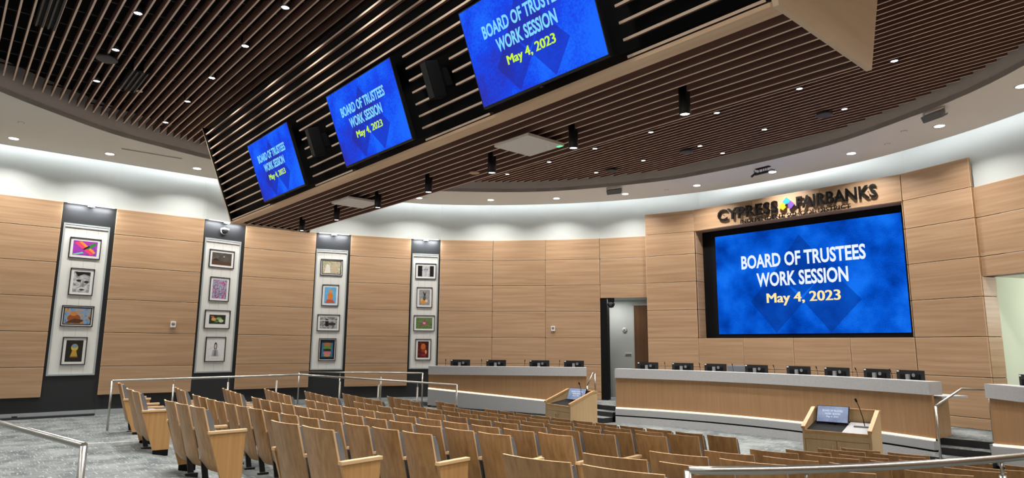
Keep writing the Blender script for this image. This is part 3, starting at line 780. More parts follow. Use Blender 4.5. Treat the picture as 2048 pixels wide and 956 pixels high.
t = thing('wall_sign', 'raised black district lettering with a coloured emblem above the blue screen', 'sign', M=XZ(0, CY - 0.035, 0))
for body, x0, x1, z0, z1, bold, ext, nm in (('CYPRESS', -1.91, -0.16, 5.135, 5.445, 0.014, 0.035, 'sign_word'), ('FAIRBANKS', 0.33, 2.22, 5.15, 5.455, 0.014, 0.035, 'sign_word'), ('INDEPENDENT SCHOOL DISTRICT', -1.23, 1.63, 4.975, 5.078, 0.008, 0.02, 'sign_word')):
    text_obj(nm, text_fit(body, x0, x1, z0, z1, ext, bold), M['letter'], t)
    pins = MB()
    for k in range(5):
        x = x0 + (x1 - x0) * (k + 0.5) / 5
        pins.box(x - 0.006, x + 0.006, (z0 + z1) / 2 - 0.006, (z0 + z1) / 2 + 0.006, -0.036, 0.01)
    pins.build('sign_pin', M['black'], t)
em = [('emblem_square', lin(20, 128, 190), (0.085, 5.375)), ('emblem_square', lin(206, 160, 16), (-0.005, 5.262)), ('emblem_square', lin(92, 56, 138), (0.178, 5.268))]
for k, (nm, c, (x, z)) in enumerate(em):
    m_ = mat('emblem_colour_%d' % k, c, 0.5)
    r = 0.105
    if k == 0: pts = [(x, z + r), (x - r * 1.0, z), (x - 0.045, z - 0.065), (x + 0.045, z - 0.065), (x + r, z)]
    elif k == 1: pts = [(x - r * .2, z + r * .98), (x - r * 1.05, z), (x - r * .1, z - r), (x + r * .62, z - r * .35), (x + r * .45, z + .02), (x + r * .62, z + r * .42)]
    else: pts = [(x + r * .2, z + r * .98), (x - r * .62, z + r * .42), (x - r * .42, z + .02), (x - r * .62, z - r * .3), (x + r * .1, z - r), (x + r * 1.05, z)]
    MB().prism(pts, 0.0, 0.05, 0).build(nm, m_, t)
    MB().box(x - 0.01, x + 0.01, z - 0.01, z + 0.01, -0.036, 0.002).build('emblem_pin', M['black'], t)

# ------------------------------------------------------------------ art boards, pictures, picture lights on the left wall
def art_mat(name, cols, sc, dist=1.5, det=4):
    m = mat(name, cols[0], 0.35); nt = m.node_tree; L = nt.links; bs = nt.nodes['Principled BSDF']
    tc = nd(m, 'ShaderNodeTexCoord'); nz = nd(m, 'ShaderNodeTexNoise'); nz.inputs['Scale'].default_value = sc; nz.inputs['Detail'].default_value = det; nz.inputs['Distortion'].default_value = dist
    L.new(tc.outputs['Object'], nz.inputs['Vector'])
    r = nd(m, 'ShaderNodeValToRGB'); r.color_ramp.interpolation = 'LINEAR'; els = r.color_ramp.elements
    n = len(cols)
    els[0].position = .3; els[0].color = cols[0]; els[1].position = .7; els[1].color = cols[-1]
    for k in range(1, n - 1):
        e = els.new(.3 + .4 * k / (n - 1)); e.color = cols[k]
    L.new(nz.outputs['Fac'], r.inputs[0]); L.new(r.outputs[0], bs.inputs['Base Color'])
    return m
def flat(poly, z): 
    b = MB(); b.add([(p[0], p[1], z) for p in poly], [tuple(range(len(poly)))]); return b
def ell(cx, cy, rx, ry, n=20, a0=0, a1=2 * math.pi):
    return [(cx + rx * math.cos(a0 + (a1 - a0) * k / n), cy + ry * math.sin(a0 + (a1 - a0) * k / n)) for k in range(n)]
K = lin
C_ = {}
def cm(r, g, bl):
    if (r, g, bl) not in C_: C_[(r, g, bl)] = mat('ink_%d_%d_%d' % (r, g, bl), lin(r, g, bl), 0.4)
    return C_[(r, g, bl)]
# each picture: label, palette, noise scale, mat margin, dark inner mat?, list of flat shapes (polygon in picture units, colour)
PICS = {
 1: [('colourful abstract picture of crossing coloured pencils, top of the leftmost board', [K(60, 70, 190), K(190, 60, 170), K(110, 60, 190), K(230, 120, 60)], 9, 0.1, 0,
      [([(-.9, .7), (-.6, .9), (.75, -.75), (.45, -.9)], (240, 70, 110)), ([(-.55, .85), (-.3, .95), (.9, -.5), (.75, -.7)], (250, 150, 60)), ([(.0, .1), (.75, .85), (.95, .6), (.25, -.15)], (40, 140, 60)), ([(-.2, -.1), (.3, .4), (.4, .25), (-.05, -.25)], (20, 30, 40)), ([(-.95, -.9), (-.2, -.5), (-.1, -.7), (-.8, -.98)], (120, 210, 190))]),
     ('black and white close-up drawing of a face, second on the leftmost board', [K(90, 90, 92), K(190, 190, 190), K(225, 225, 225)], 7, 0.1, 0,
      [([(-.9, .95), (.95, .95), (.9, .6), (.2, .75), (-.5, .5)], (24, 24, 26)), (ell(-.35, .1, .28, .12), (40, 40, 42)), (ell(.55, .0, .28, .12), (40, 40, 42)), ([(.1, .1), (.2, .1), (.35, -.45), (.1, -.5)], (130, 130, 130)), (ell(.1, -.75, .3, .08), (60, 60, 60))]),
     ('painting of a brown figure on blue, third on the leftmost board', [K(60, 110, 170), K(120, 160, 200), K(190, 150, 90), K(70, 60, 50)], 6, 0.06, 1,
      [(ell(-.25, -.3, .5, .55), (150, 84, 40)), (ell(-.3, .3, .28, .3), (200, 130, 70)), ([(-.95, -.9), (.2, -.9), (.5, -.5), (-.2, -.3)], (90, 52, 30))]),
     ('dark painting of a glowing keyhole, bottom of the leftmost board', [K(18, 18, 18), K(40, 38, 34), K(24, 26, 24)], 6, 0.1, 0,
      [(ell(.02, .32, .42, .34), (214, 176, 60)), (ell(.02, .45, .36, .18), (120, 150, 170)), ([(-.2, .1), (.22, .1), (.48, -.62), (-.46, -.62)], (190, 150, 60)), ([(-.46, -.5), (.48, -.5), (.48, -.62), (-.46, -.62)], (120, 90, 40))])],
 3: [('dark night landscape photo, top of the second board from the left', [K(60, 58, 54), K(86, 80, 72), K(110, 102, 90)], 4, 0.12, 0,
      [([(-1, -.95), (1, -.95), (1, -.35), (.2, -.45), (-1, -.2)], (84, 58, 40)), (ell(.2, .4, .06, .1), (220, 210, 190)), ([(-1, -.3), (-.6, .1), (-.2, -.3)], (40, 36, 32))]),
     ('pink and blue abstract painting, second on the second board', [K(40, 50, 120), K(190, 60, 120), K(160, 190, 210), K(60, 60, 90), K(210, 120, 160)], 9, 0.12, 0, []),
     ('green plant still life on black, third on the second board', [K(18, 22, 16), K(30, 40, 24), K(60, 80, 40)], 8, 0.18, 0,
      [(ell(-.45, .0, .3, .35), (206, 170, 90)), (ell(.2, .15, .35, .3), (150, 180, 100)), (ell(.45, -.3, .3, .35), (200, 214, 170)), (ell(-.1, -.45, .25, .25), (90, 130, 60)), (ell(-.6, .5, .2, .2), (210, 90, 60))]),
     ('white drawing of a dark-haired woman, bottom of the second board', [K(226, 226, 226), K(236, 236, 236), K(214, 214, 214)], 5, 0.12, 0,
      [(ell(.0, .3, .22, .42), (30, 30, 32)), (ell(.0, .3, .13, .25), (206, 200, 196)), ([(-.5, -.75), (.5, -.75), (.35, -.1), (.1, .02), (-.1, .02), (-.35, -.1)], (176, 178, 180)), ([(-.2, -.7), (.2, -.7), (.1, -.1), (-.1, -.1)], (120, 122, 124))])],
 5: [('pale painting of seated figures, top of the third board', [K(70, 60, 44), K(214, 196, 170), K(150, 160, 120), K(230, 226, 210)], 7, 0.06, 1,
      [([(-.8, -.9), (-.1, -.9), (-.2, .3), (-.55, .55)], (226, 222, 212)), ([(.1, -.9), (.6, -.9), (.4, .5), (.15, .4)], (196, 176, 150))]),
     ('blue and orange painting of a figure, second on the third board', [K(70, 150, 210), K(120, 190, 230), K(90, 130, 190)], 8, 0.1, 0,
      [(ell(.0, -.1, .45, .5), (220, 130, 60)), (ell(.05, .5, .25, .22), (230, 150, 80)), ([(-.8, -.95), (.8, -.95), (.5, -.55), (-.5, -.5)], (200, 90, 70))]),
     ('black and white picture of a rider with horses, third on the third board', [K(40, 40, 42), K(120, 120, 122), K(190, 190, 190), K(80, 80, 82)], 9, 0.08, 0,
      [([(-.35, -.6), (.05, -.6), (.0, .5), (-.2, .7), (-.4, .3)], (30, 30, 30)), (ell(.4, -.2, .45, .28), (56, 56, 58)), ([(-1, .3), (1, .3), (1, .42), (-1, .42)], (210, 210, 210))]),
     ('bright painting of a stacked burger on black, bottom of the third board', [K(16, 20, 26), K(26, 40, 52), K(30, 60, 80)], 5, 0.1, 1,
      [([(-.85, -.8), (.85, -.8), (.85, .75), (-.85, .75)], (60, 120, 150)), (ell(.0, .55, .6, .22), (170, 110, 60)), (ell(.0, .2, .66, .16), (90, 150, 60)), (ell(.0, -.05, .62, .14), (60, 40, 30)), (ell(.0, -.4, .6, .2), (214, 120, 130)), (ell(.0, -.65, .5, .14), (200, 150, 90))])],
 7: [('black and white portrait on black, top of the fourth board', [K(150, 150, 150), K(210, 210, 210), K(110, 110, 112)], 5, 0.07, 0,
      [([(-1, -.98), (-.45, -.98), (-.45, .98), (-1, .98)], (24, 24, 26)), ([(.5, -.98), (1, -.98), (1, .98), (.5, .98)], (24, 24, 26)), (ell(.0, .2, .3, .5), (176, 176, 176)), (ell(-.1, .3, .08, .08), (30, 30, 30)), (ell(.15, .3, .08, .08), (30, 30, 30))]),
     ('grey drawing of a deer above flowers, second on the fourth board', [K(120, 122, 124), K(170, 170, 170), K(96, 98, 100)], 8, 0.1, 0,
      [([(-.1, .1), (.15, .1), (.3, .8), (.05, .5), (-.3, .85)], (50, 50, 52)), (ell(.0, -.1, .25, .35), (80, 80, 84)), (ell(-.2, -.6, .4, .25), (220, 150, 60)), (ell(.35, -.45, .25, .2), (240, 200, 160)), (ell(-.5, -.35, .2, .2), (230, 180, 90))]),
     ('green painting with a pink star-shaped flower, third on the fourth board', [K(70, 110, 60), K(100, 140, 76), K(60, 90, 56)], 7, 0.12, 0,
      [([(0, .1), (.95, .6), (.25, -.05)], (170, 70, 110)), ([(.1, .0), (.9, -.7), (-.05, -.2)], (190, 80, 120)), ([(.0, -.15), (-.7, -.85), (-.25, .05)], (170, 60, 100)), ([(-.1, .0), (-.95, .35), (.0, .2)], (190, 90, 130)), ([(-.15, .1), (.1, .95), (.15, .0)], (160, 60, 100)), (ell(.0, .02, .16, .2), (226, 170, 190))]),
     ('dark painting with orange flames and red shapes, bottom of the fourth board', [K(22, 16, 18), K(60, 24, 20), K(120, 40, 24), K(30, 18, 22)], 7, 0.07, 0,
      [(ell(.0, .35, .45, .4), (196, 100, 40)), ([(-.3, .0), (.4, .1), (.5, -.4), (-.2, -.35)], (150, 60, 30)), ([(-.2, -.5), (.5, -.55), (.4, -.85), (-.3, -.8)], (150, 30, 50)), (ell(.5, -.3, .16, .25), (230, 160, 110))])],
}
BOARD = {1: (0.055, 1.013, 0.92, 4.48), 3: (0.066, 1.072, 0.92, 4.475), 5: (0.022, 0.942, 0.936, 4.482), 7: (0.047, 0.874, 0.95, 4.505)}
SPOT = {1: [(.213, .859, 3.66, 4.155), (.293, .787, 2.783, 3.424), (.21, .859, 2.05, 2.537), (.302, .79, 1.162, 1.806)],
        3: [(.208, .899, 3.698, 4.18), (.285, .825, 2.797, 3.445), (.214, .908, 2.068, 2.56), (.298, .841, 1.203, 1.851)],
        5: [(.163, .804, 3.696, 4.187), (.242, .73, 2.797, 3.428), (.152, .797, 2.058, 2.545), (.234, .724, 1.202, 1.846)],
        7: [(.154, .80, 3.71, 4.2), (.215, .70, 2.82, 3.45), (.146, .796, 2.097, 2.581), (.221, .704, 1.217, 1.858)]}
BN = {1: 'leftmost board', 3: 'second board from the left', 5: 'third board from the left', 7: 'rightmost board, beside the left dais'}
PIDX = {1: 3, 3: 5, 5: 7, 7: 9}
for key in (1, 3, 5, 7):
    p, q = WP[PIDX[key]], WP[PIDX[key] + 1]
    F, ln = seg_frame(p, q)
    x0, x1, z0, z1 = BOARD[key]
    bt = thing('display_board', {1: 'tall white display board with four pictures, leftmost on the left wall', 3: 'tall white display board below the white dome camera', 5: 'tall white display board third along the left wall', 7: 'tall white display board nearest the left dais'}[key], 'display board', M=on_wall(F, 0, 0.055, 0), group='tall white boards on the left wall')
    b = MB(); b.box(x0 + 0.03, x1 - 0.03, z0 + 0.03, z1 - 0.03, 0, 0.012); b.build('panel', M['board'], bt)
    b = MB(); b.box(x0, x0 + 0.035, z0, z1, 0, 0.022); b.box(x1 - 0.035, x1, z0, z1, 0, 0.022); b.box(x0 + 0.035, x1 - 0.035, z0, z0 + 0.035, 0, 0.022); b.box(x0 + 0.035, x1 - 0.035, z1 - 0.035, z1, 0, 0.022); b.build('frame', M['baseboard'], bt)
    b = MB(); b.box(x0 + 0.04, x1 - 0.04, z1 - 0.10, z1 - 0.085, 0.012, 0.03); b.build('hanging_rail', M['silver'], bt)
    b = MB()
    for k in range(1, 4): b.box(x0 + (x1 - x0) * k / 4 - 0.002, x0 + (x1 - x0) * k / 4 + 0.002, z0 + 0.04, z1 - 0.11, 0.012, 0.0128)
    b.build('board_groove', M['baseboard'], bt)
    for k, (lab, cols, sc, mg, dm, shapes) in enumerate(PICS[key]):
        a, c, d0, d1 = SPOT[key][k]
        w, h = c - a, d1 - d0
        pt = thing('framed_picture', lab, 'picture', M=on_wall(F, (a + c) / 2, 0.055 - 0.014, (d0 + d1) / 2), group='framed pictures on the white boards')
        b = MB(); e = 0.018
        b.box(-w / 2, -w / 2 + e, -h / 2, h / 2, 0, 0.028); b.box(w / 2 - e, w / 2, -h / 2, h / 2, 0, 0.028); b.box(-w / 2 + e, w / 2 - e, -h / 2, -h / 2 + e, 0, 0.028); b.box(-w / 2 + e, w / 2 - e, h / 2 - e, h / 2, 0, 0.028)
        b.build('frame', M['black_metal'], pt)
        MB().box(-w / 2 + e, w / 2 - e, -h / 2 + e, h / 2 - e, 0.004, 0.012).build('picture_mat', M['mat'], pt)
        mgn = 0.075 if not dm else 0.06
        if shapes and lab.startswith('green plant'): mgn = 0.125
        iw, ih = w - 2 * mgn, h - 2 * mgn
        if dm:
            MB().box(-iw / 2 - 0.02, iw / 2 + 0.02, -ih / 2 - 0.02, ih / 2 + 0.02, 0.012, 0.0135).build('inner_mat', M['black'], pt)
        MB().box(-iw / 2, iw / 2, -ih / 2, ih / 2, 0.012, 0.0145).build('artwork', art_mat('artwork_%d_%d' % (key, k), cols, sc), pt)
        if shapes:
            b = MB(); ms = []
            for si, (poly, c3) in enumerate(shapes):
                ms.append(cm(*c3))
                pp = [(max(-iw / 2, min(iw / 2, px * iw / 2)), max(-ih / 2, min(ih / 2, py * ih / 2)), 0.0150 + 0.0002 * si) for px, py in poly]
                b.add(pp, [tuple(range(len(pp)))], si)
            b.build('painted_shapes', ms, pt, fix=False)
    # light bar over the recess
    lt = thing('picture_light', 'thin white light bar over the %s' % BN[key], 'picture light', M=on_wall(F, ln / 2, 0.06, 4.95), group='light bars over the display boards')
    MB().box(-ln / 2 + 0.06, ln / 2 - 0.06, -0.012, 0.018, 0.10, 0.15, 0, b=0.004).build('bar', M['white'], lt)
    MB().box(-ln / 2 + 0.07, ln / 2 - 0.07, -0.014, -0.004, 0.125, 0.152).build('lens', M['bar_lens'], lt)
    MB().box(-0.07, 0.07, -0.04, -0.012, 0.06, 0.12, 0, b=0.004).build('driver_box', M['silver'], lt)
    MB().box(-0.02, 0.02, -0.03, 0.0, 0.0, 0.12).build('arm', M['silver'], lt)
    lamp('picture_lamp', 'AREA', (0, -0.03, 0.125), PIC_W, lt, ln - 0.2, rot=(math.radians(-72), 0, 0), shape='RECTANGLE', size_y=0.03, col=(0.95, 0.97, 1.0))
F, ln = seg_frame(WP[5], WP[6])
t = thing('dome_camera', 'white dome camera on the dark wall above the second display board', 'camera', M=on_wall(F, 0.56, 0.06, 4.71))
MB().lathe([(0.09, 0), (0.10, 0.03), (0.085, 0.05)], 22).build('housing', M['white'], t)
MB().lathe([(0.085, 0.05), (0.08, 0.085), (0.05, 0.115), (0.0, 0.125)], 22).build('dome', M['dark_grey'], t)
MB().box(-0.1, 0.1, 0.02, 0.07, 0.0, 0.12, 0, b=0.02).build('hood', M['white'], t)
F, ln = seg_frame(WP[4], WP[5])
for (Fr, s, z), lab in (((F, 1.49, 2.15), 'small white wall box on the panel between the first two boards'), ((seg_frame(WP[12], WP[13])[0], 0.24, 2.2), 'small white wall box on the panels left of the passage')):
    t = thing('wall_box', lab, 'wall speaker', M=on_wall(Fr, s, 0.004, z), group='small white boxes on the wood panels')
    MB().box(-0.06, 0.06, -0.075, 0.075, 0, 0.045, 0, b=0.008).build('housing', M['white'], t)
    MB().lathe([(0.0, 0.0), (0.042, 0.0), (0.045, -0.003)], 18, M=Matrix.Translation((0, 0.012, 0.047))).build('grille', M['silver'], t)

# ------------------------------------------------------------------ daises
def path_frames(pts):
    """for a polyline: point, unit normal to the back (left of travel) at every vertex"""
    out = []
    for i, p in enumerate(pts):
        a, c = pts[max(i - 1, 0)], pts[min(i + 1, len(pts) - 1)]
        d = Vector((c[0] - a[0], c[1] - a[1], 0)).normalized()
        out.append((Vector((p[0], p[1], 0)), Vector((-d.y, d.x, 0)), d))
    return out
def sweep(name, pts, prof, m, parent):
    """closed cross-section prof(i) -> [(depth behind the front, z)] swept along the plan polyline"""
    fr = path_frames(pts); n = None; vs = []; fs = []
    for i, (p, nr, d) in enumerate(fr):
        pr_ = prof(i / (len(fr) - 1)); n = len(pr_)
        vs += [tuple(p + nr * t_ + Vector((0, 0, z))) for t_, z in pr_]
    for i in range(len(fr) - 1):
        for k in range(n): fs.append((i * n + k, (i + 1) * n + k, (i + 1) * n + (k + 1) % n, i * n + (k + 1) % n))
    fs += [tuple(range(n)), tuple(range(len(vs) - 1, len(vs) - n - 1, -1))]
    b = MB(); b.add(vs, fs); return b.build(name, m, parent)
def rect(t0, t1, z0, z1): return [(t0, z0), (t1, z0), (t1, z1), (t0, z1)]

def yf(x): return 14.10 - 0.055 * x * x
mid_pts = [(x, yf(x)) for x in [-3.52 + 7.26 * i / 24 for i in range(25)]]
t = thing('dais', 'long curved wooden dais with grey top in front of the blue screen', 'dais', group=None)
sweep('counter', mid_pts, lambda u: rect(0, 0.32, 0.868, 1.10), M['slab'], t)
sweep('desktop', mid_pts, lambda u: rect(0.30, 0.95, 0.80, 0.84), M['slab'], t)
sweep('front_panel', mid_pts, lambda u: rect(0.055, 0.10, 0.125, 0.87), M['dais_wood'], t)
sweep('light_strip', mid_pts, lambda u: rect(0.035, 0.05, 0.085, 0.122), M['strip'], t)
sweep('plinth', mid_pts, lambda u: rect(0.0, 0.10, -0.07, 0.078), M['plinth'], t)
sweep('toe_gap', mid_pts, lambda u: rect(0.045, 0.10, -0.105, -0.07), M['black'], t)
sweep('base', mid_pts, lambda u: rect(0.0, 0.10, -0.29, -0.105), M['slab'], t)
for (x0, sgn) in ((3.74, 1), (-3.52, -1)):
    y = yf(x0)
    b = MB(); b.box(min(x0 - sgn * 0.03, x0), max(x0 - sgn * 0.03, x0), y + 0.10, y + 1.0, STAGE, 0.80); b.build('side_panel', M['dais_wood'], t)
sides = {}
for sx in (-1, 1):
    P, Q = (LA, LB) if sx < 0 else ((-LB[0], LB[1]), (-LA[0], LA[1]))
    pts = [(P[0] + (Q[0] - P[0]) * i / 10, P[1] + (Q[1] - P[1]) * i / 10) for i in range(11)]
    u_ = (lambda u: u) if sx < 0 else (lambda u: 1 - u)
    zs = lambda u: 0.47 - 0.39 * u_(u)
    zf = lambda u: -0.02 - 0.26 * u_(u)
    t = thing('dais', 'straight side dais with grey top at the left, its light strip sloping down' if sx < 0 else 'side dais with grey top cut off by the right edge of the photo', 'dais', group=None)
    sweep('counter', pts, lambda u: rect(0, 0.32, 0.868, 1.10), M['slab'], t)
    sweep('desktop', pts, lambda u: rect(0.30, 0.95, 0.80, 0.84), M['slab'], t)
    sweep('front_panel', pts, lambda u: rect(0.055, 0.10, zs(u) + 0.045, 0.87), M['dais_wood'], t)
    sweep('light_strip', pts, lambda u: rect(0.035, 0.05, zs(u) + 0.005, zs(u) + 0.042), M['strip'], t)
    sweep('plinth', pts, lambda u: rect(0.0, 0.10, zf(u) + 0.06, zs(u)), M['plinth'], t)
    sweep('toe_gap', pts, lambda u: rect(0.045, 0.10, zf(u) - 0.1, zf(u) + 0.06), M['black'], t)
    fr = path_frames(pts)
    for (p, nr, d) in (fr[0], fr[-1]):
        F = Matrix(((d.x, nr.x, 0, p.x), (d.y, nr.y, 0, p.y), (0, 0, 1, 0), (0, 0, 0, 1)))
        s0 = 0.0 if p == fr[0][0] else -0.03
        MB().box(s0, s0 + 0.03, 0.10, 0.95, STAGE, 0.80, 0, F).build('side_panel', M['dais_wood'], t)
    sides[sx] = (P, Q)

# ------------------------------------------------------------------ monitors, microphones and a chair behind the daises
def monitor():
    t = thing('monitor', 'monitor', 'monitor')
    MB().box(-0.28, 0.28, -0.012, 0.018, 0.10, 0.435, 0, b=0.006).build('case', M['black_metal'], t)
    MB().box(-0.20, 0.20, -0.03, -0.012, 0.14, 0.36, 0, b=0.01).build('back_cover', M['black'], t)
    b = MB(); b.box(-0.05, 0.02, -0.075, -0.03, 0.02, 0.36, 0, b=0.006); b.build('stand', M['silver'], t)
    MB().box(-0.13, 0.13, -0.16, 0.06, 0.0, 0.02, 0, b=0.005).build('foot', M['silver'], t)
    b = MB(); b.lathe([(0.028, 0.0), (0.034, 0.0), (0.034, 0.003), (0.028, 0.003), (0.028, 0.0)], 20, M=Matrix.Translation((0.085, -0.031, 0.345)) @ Matrix.Rotation(math.pi / 2, 4, 'X')); b.build('round_badge', M['grey'], t)
    MB().box(-0.27, -0.225, -0.014, -0.012, 0.40, 0.425).build('sticker', M['white'], t)
    b = MB(); b.add([(-0.27, 0.0185, 0.115), (0.27, 0.0185, 0.115), (0.27, 0.0185, 0.425), (-0.27, 0.0185, 0.425)], [(3, 2, 1, 0)]); b.build('display', M['dark_grey'], t, fix=False)
    return t
def microphone():
    t = thing('gooseneck_microphone', 'microphone', 'microphone')
    MB().lathe([(0.05, 0), (0.05, 0.015), (0.02, 0.03), (0, 0.03)], 16).build('base', M['black_metal'], t)
    MB().tube([(0, 0, 0.02), (0, 0, 0.22), (0.01, -0.03, 0.34), (0.015, -0.07, 0.41)], 0.005, 6).build('neck', M['black'], t)
    MB().tube([(0.015, -0.065, 0.40), (0.02, -0.10, 0.445)], 0.011, 8).build('capsule', M['black'], t)
    return t
mon0, mic0 = monitor(), microphone()
used = [False, False]
def put(kind, loc, rz, label, group):
    src, k = (mon0, 0) if kind == 'm' else (mic0, 1)
    if not used[k]:
        used[k] = True; src.location = loc; src.rotation_euler = (0, 0, rz); src['label'] = label; src['group'] = group; return src
    return copy_tree(src, loc, rz, label, group)
for i, xr in enumerate((-2.93, -2.03, -1.19, -0.16, 0.86, 1.74, 2.60, 3.27)):
    y = yf(xr) + 0.42; rz = math.atan(-0.11 * xr)
    put('m', (xr, y, 0.84), rz, 'black computer monitor on the middle dais seen from behind, %s from the left' % ORD[i], 'monitors on the daises')
    if i < 7:
        put('c', (xr + (0.34 if i == 6 else 0.46), yf(xr + 0.46) + 0.40, 0.84), rz, 'thin black gooseneck microphone on the middle dais right of monitor %s from left' % ORD[i], 'microphones on the daises')
for sx in (-1, 1):
    P, Q = sides[sx]; d = Vector((Q[0] - P[0], Q[1] - P[1], 0)).normalized(); nr = Vector((-d.y, d.x, 0))
    L_ = 4.37
    for i, s in enumerate((0.83, 1.85, 3.07, 4.04)):
        s_ = s if sx < 0 else (0.56, 1.6, 2.65, 3.7)[i]
        p = Vector((P[0], P[1], 0.84)) + d * s_ + nr * 0.40
        put('m', p, math.atan2(d.y, d.x), 'black computer monitor on the %s side dais seen from behind, %s from the left' % ('left' if sx < 0 else 'right', ORD[i]), 'monitors on the daises')
        p2 = p - d * (0.42 if sx < 0 else -0.46)
        put('c', p2, math.atan2(d.y, d.x), 'thin black gooseneck microphone on the %s side dais %s of monitor %s from left' % ('left' if sx < 0 else 'right', 'left' if sx < 0 else 'right', ORD[i]), 'microphones on the daises')
t = thing('office_chair', 'grey high-backed office chair showing its back top behind the middle dais', 'chair', (-1.12, 15.15, STAGE), 0.1)
MB().box(-0.25, 0.25, -0.28, 0.24, 0.42, 0.52, 0, b=0.03).build('seat', M['fabric'], t)
MB().box(-0.25, 0.25, 0.18, 0.27, 0.55, 1.13, 0, b=0.04).build('backrest', M['fabric'], t)
MB().tube([(0, 0, 0.08), (0, 0, 0.43)], 0.03, 10).build('column', M['black_metal'], t)
for k in range(5):
    a = 2 * math.pi * k / 5
    MB().tube([(0, 0, 0.1), (0.3 * math.cos(a), 0.3 * math.sin(a), 0.05)], 0.02, 8).build('leg', M['black_metal'], t)
    MB().lathe([(0.0, 0.0), (0.025, 0.01), (0.025, 0.04), (0, 0.05)], 10, M=Matrix.Translation((0.3 * math.cos(a), 0.3 * math.sin(a), 0))).build('caster', M['black'], t)
b = MB(); b.box(-0.03, 0.03, 0.2, 0.24, 0.45, 0.6); b.build('back_post', M['black_metal'], t)

# ------------------------------------------------------------------ lecterns
def lectern(loc, rz, label, mon_x, mon_rz, silver):
    t = thing('lectern', label, 'lectern', loc, rz)
    W, Dp, ZF, ZB = 0.49, 0.36, 0.91, 1.16
    for sx in (-1, 1):
        x0, x1 = sorted((sx * W, sx * (W - 0.035)))
        MB().prism([(-Dp, 0), (Dp, 0), (Dp, ZB - 0.03), (Dp - 0.10, ZB - 0.03), (-Dp, ZF - 0.03)], x0, x1, 0, YZ).build('side_panel', M['lectern'], t)
        MB().prism([(-Dp - 0.025, ZF - 0.045), (-Dp + 0.0, ZF - 0.045), (Dp - 0.10, ZB - 0.03), (Dp + 0.012, ZB - 0.03), (Dp + 0.012, ZB), (Dp - 0.11, ZB), (-Dp - 0.025, ZF - 0.005)], x0 - 0.012, x1 + 0.012, 0, YZ).build('edge_trim', M['lectern_trim'], t)
    MB().box(-W + 0.035, W - 0.035, Dp - 0.03, Dp, 0.0, ZB - 0.03).build('back_panel', M['lectern'], t)
    MB().box(-W, W, Dp - 0.04, Dp + 0.012, ZB - 0.03, ZB).build('back_rim', M['lectern_trim'], t)
    MB().box(-W + 0.035, W - 0.035, -Dp, -Dp + 0.03, 0.80, 0.85).build('front_rail', M['lectern_trim'], t)
    MB().box(-W + 0.035, W - 0.035, -Dp + 0.004, -Dp + 0.03, 0.72, 0.80).build('drawer_front', M['lectern'], t)
    MB().box(-W + 0.035, W - 0.035, -Dp + 0.02, -Dp + 0.04, 0.785, 0.81).build('shadow_gap', M['black'], t)
    for sx in (-1, 1):
        x0, x1 = sorted((sx * 0.004, sx * (W - 0.04)))
        d = MB().box(x0, x1, -Dp + 0.002, -Dp + 0.022, 0.06, 0.715, 0, b=0.002).build('door', M['lectern'], t)
        hx = sx * 0.055
        MB().tube([(hx, -Dp + 0.005, 0.64), (hx, -Dp - 0.025, 0.64), (hx, -Dp - 0.025, 0.50), (hx, -Dp + 0.005, 0.50)], 0.006, 8).build('handle', M['lectern_trim'], d)
    MB().box(-W + 0.035, W - 0.035, -Dp + 0.03, Dp - 0.03, 0.0, 0.06).build('toe_base', M['black'], t)
    # sunken work surface
    MB().prism([(-Dp + 0.03, 0.815), (Dp - 0.03, 0.93), (Dp - 0.03, 0.95), (-Dp + 0.03, 0.835)], -W + 0.035, W - 0.035, 0, YZ).build('work_surface', M['black'], t)
    if silver:
        MB().prism([(-Dp + 0.06, 0.842), (Dp - 0.06, 0.946), (Dp - 0.06, 0.951), (-Dp + 0.06, 0.847)], 0.07, W - 0.06, 0, YZ).build('control_plate', M['slab'], t)
    MB().box(0.17, 0.40, 0.02, 0.10, 0.90, 0.925, 0, b=0.004).build('microphone_base', M['silver'], t)
    # small tilted monitor
    Mm = Matrix.Translation((mon_x, 0.08, 0.89)) @ Matrix.Rotation(mon_rz, 4, 'Z') @ Matrix.Rotation(math.radians(-28), 4, 'X')
    dsp = MB().box(-0.24, 0.24, -0.01, 0.02, 0.05, 0.34, 0, Mm, 0.005).build('screen', M['black_metal'], t)
    b = MB(); b.add([(-0.23, -0.0115, 0.062), (0.23, -0.0115, 0.062), (0.23, -0.0115, 0.33), (-0.23, -0.0115, 0.33)], [(0, 1, 2, 3)], 0, False, Mm); b.build('slide', M['lect_screen'], dsp, fix=False)
    XZl = Mm @ Matrix(((1, 0, 0, 0), (0, 0, -1, -0.012), (0, 1, 0, 0.196), (0, 0, 0, 1)))
    for body, x0, x1, y0, y1 in (('BOARD OF TRUSTEES', -.15, .15, .04, .072), ('WORK SESSION', -.115, .115, -.012, .022), ('May 4, 2023', -.09, .09, -.055, -.03)):
        text_obj('slide_lettering', text_fit(body, x0, x1, y0, y1, 0.001, 0.0), M['text_white'], dsp, XZl)
    MB().box(-0.05, 0.05, 0.0, 0.05, 0.0, 0.15, 0, Mm).build('screen_stand', M['black'], t)
    MB().tube([(0.32, 0.06, 0.92), (0.30, 0.07, 1.05), (0.26, 0.09, 1.19), (0.225, 0.08, 1.30)], 0.006, 8).build('microphone_neck', M['black'], t)
    MB().tube([(0.228, 0.08, 1.29), (0.21, 0.07, 1.34)], 0.016, 10).build('microphone_head', M['black'], t)
    return t
lectern((3.20, 10.92, floor_z(3.2, 10.9) - 0.005), math.radians(9.5), 'pale wooden lectern with lit screen and gooseneck microphone, near the right steps', -0.16, math.radians(0), True)
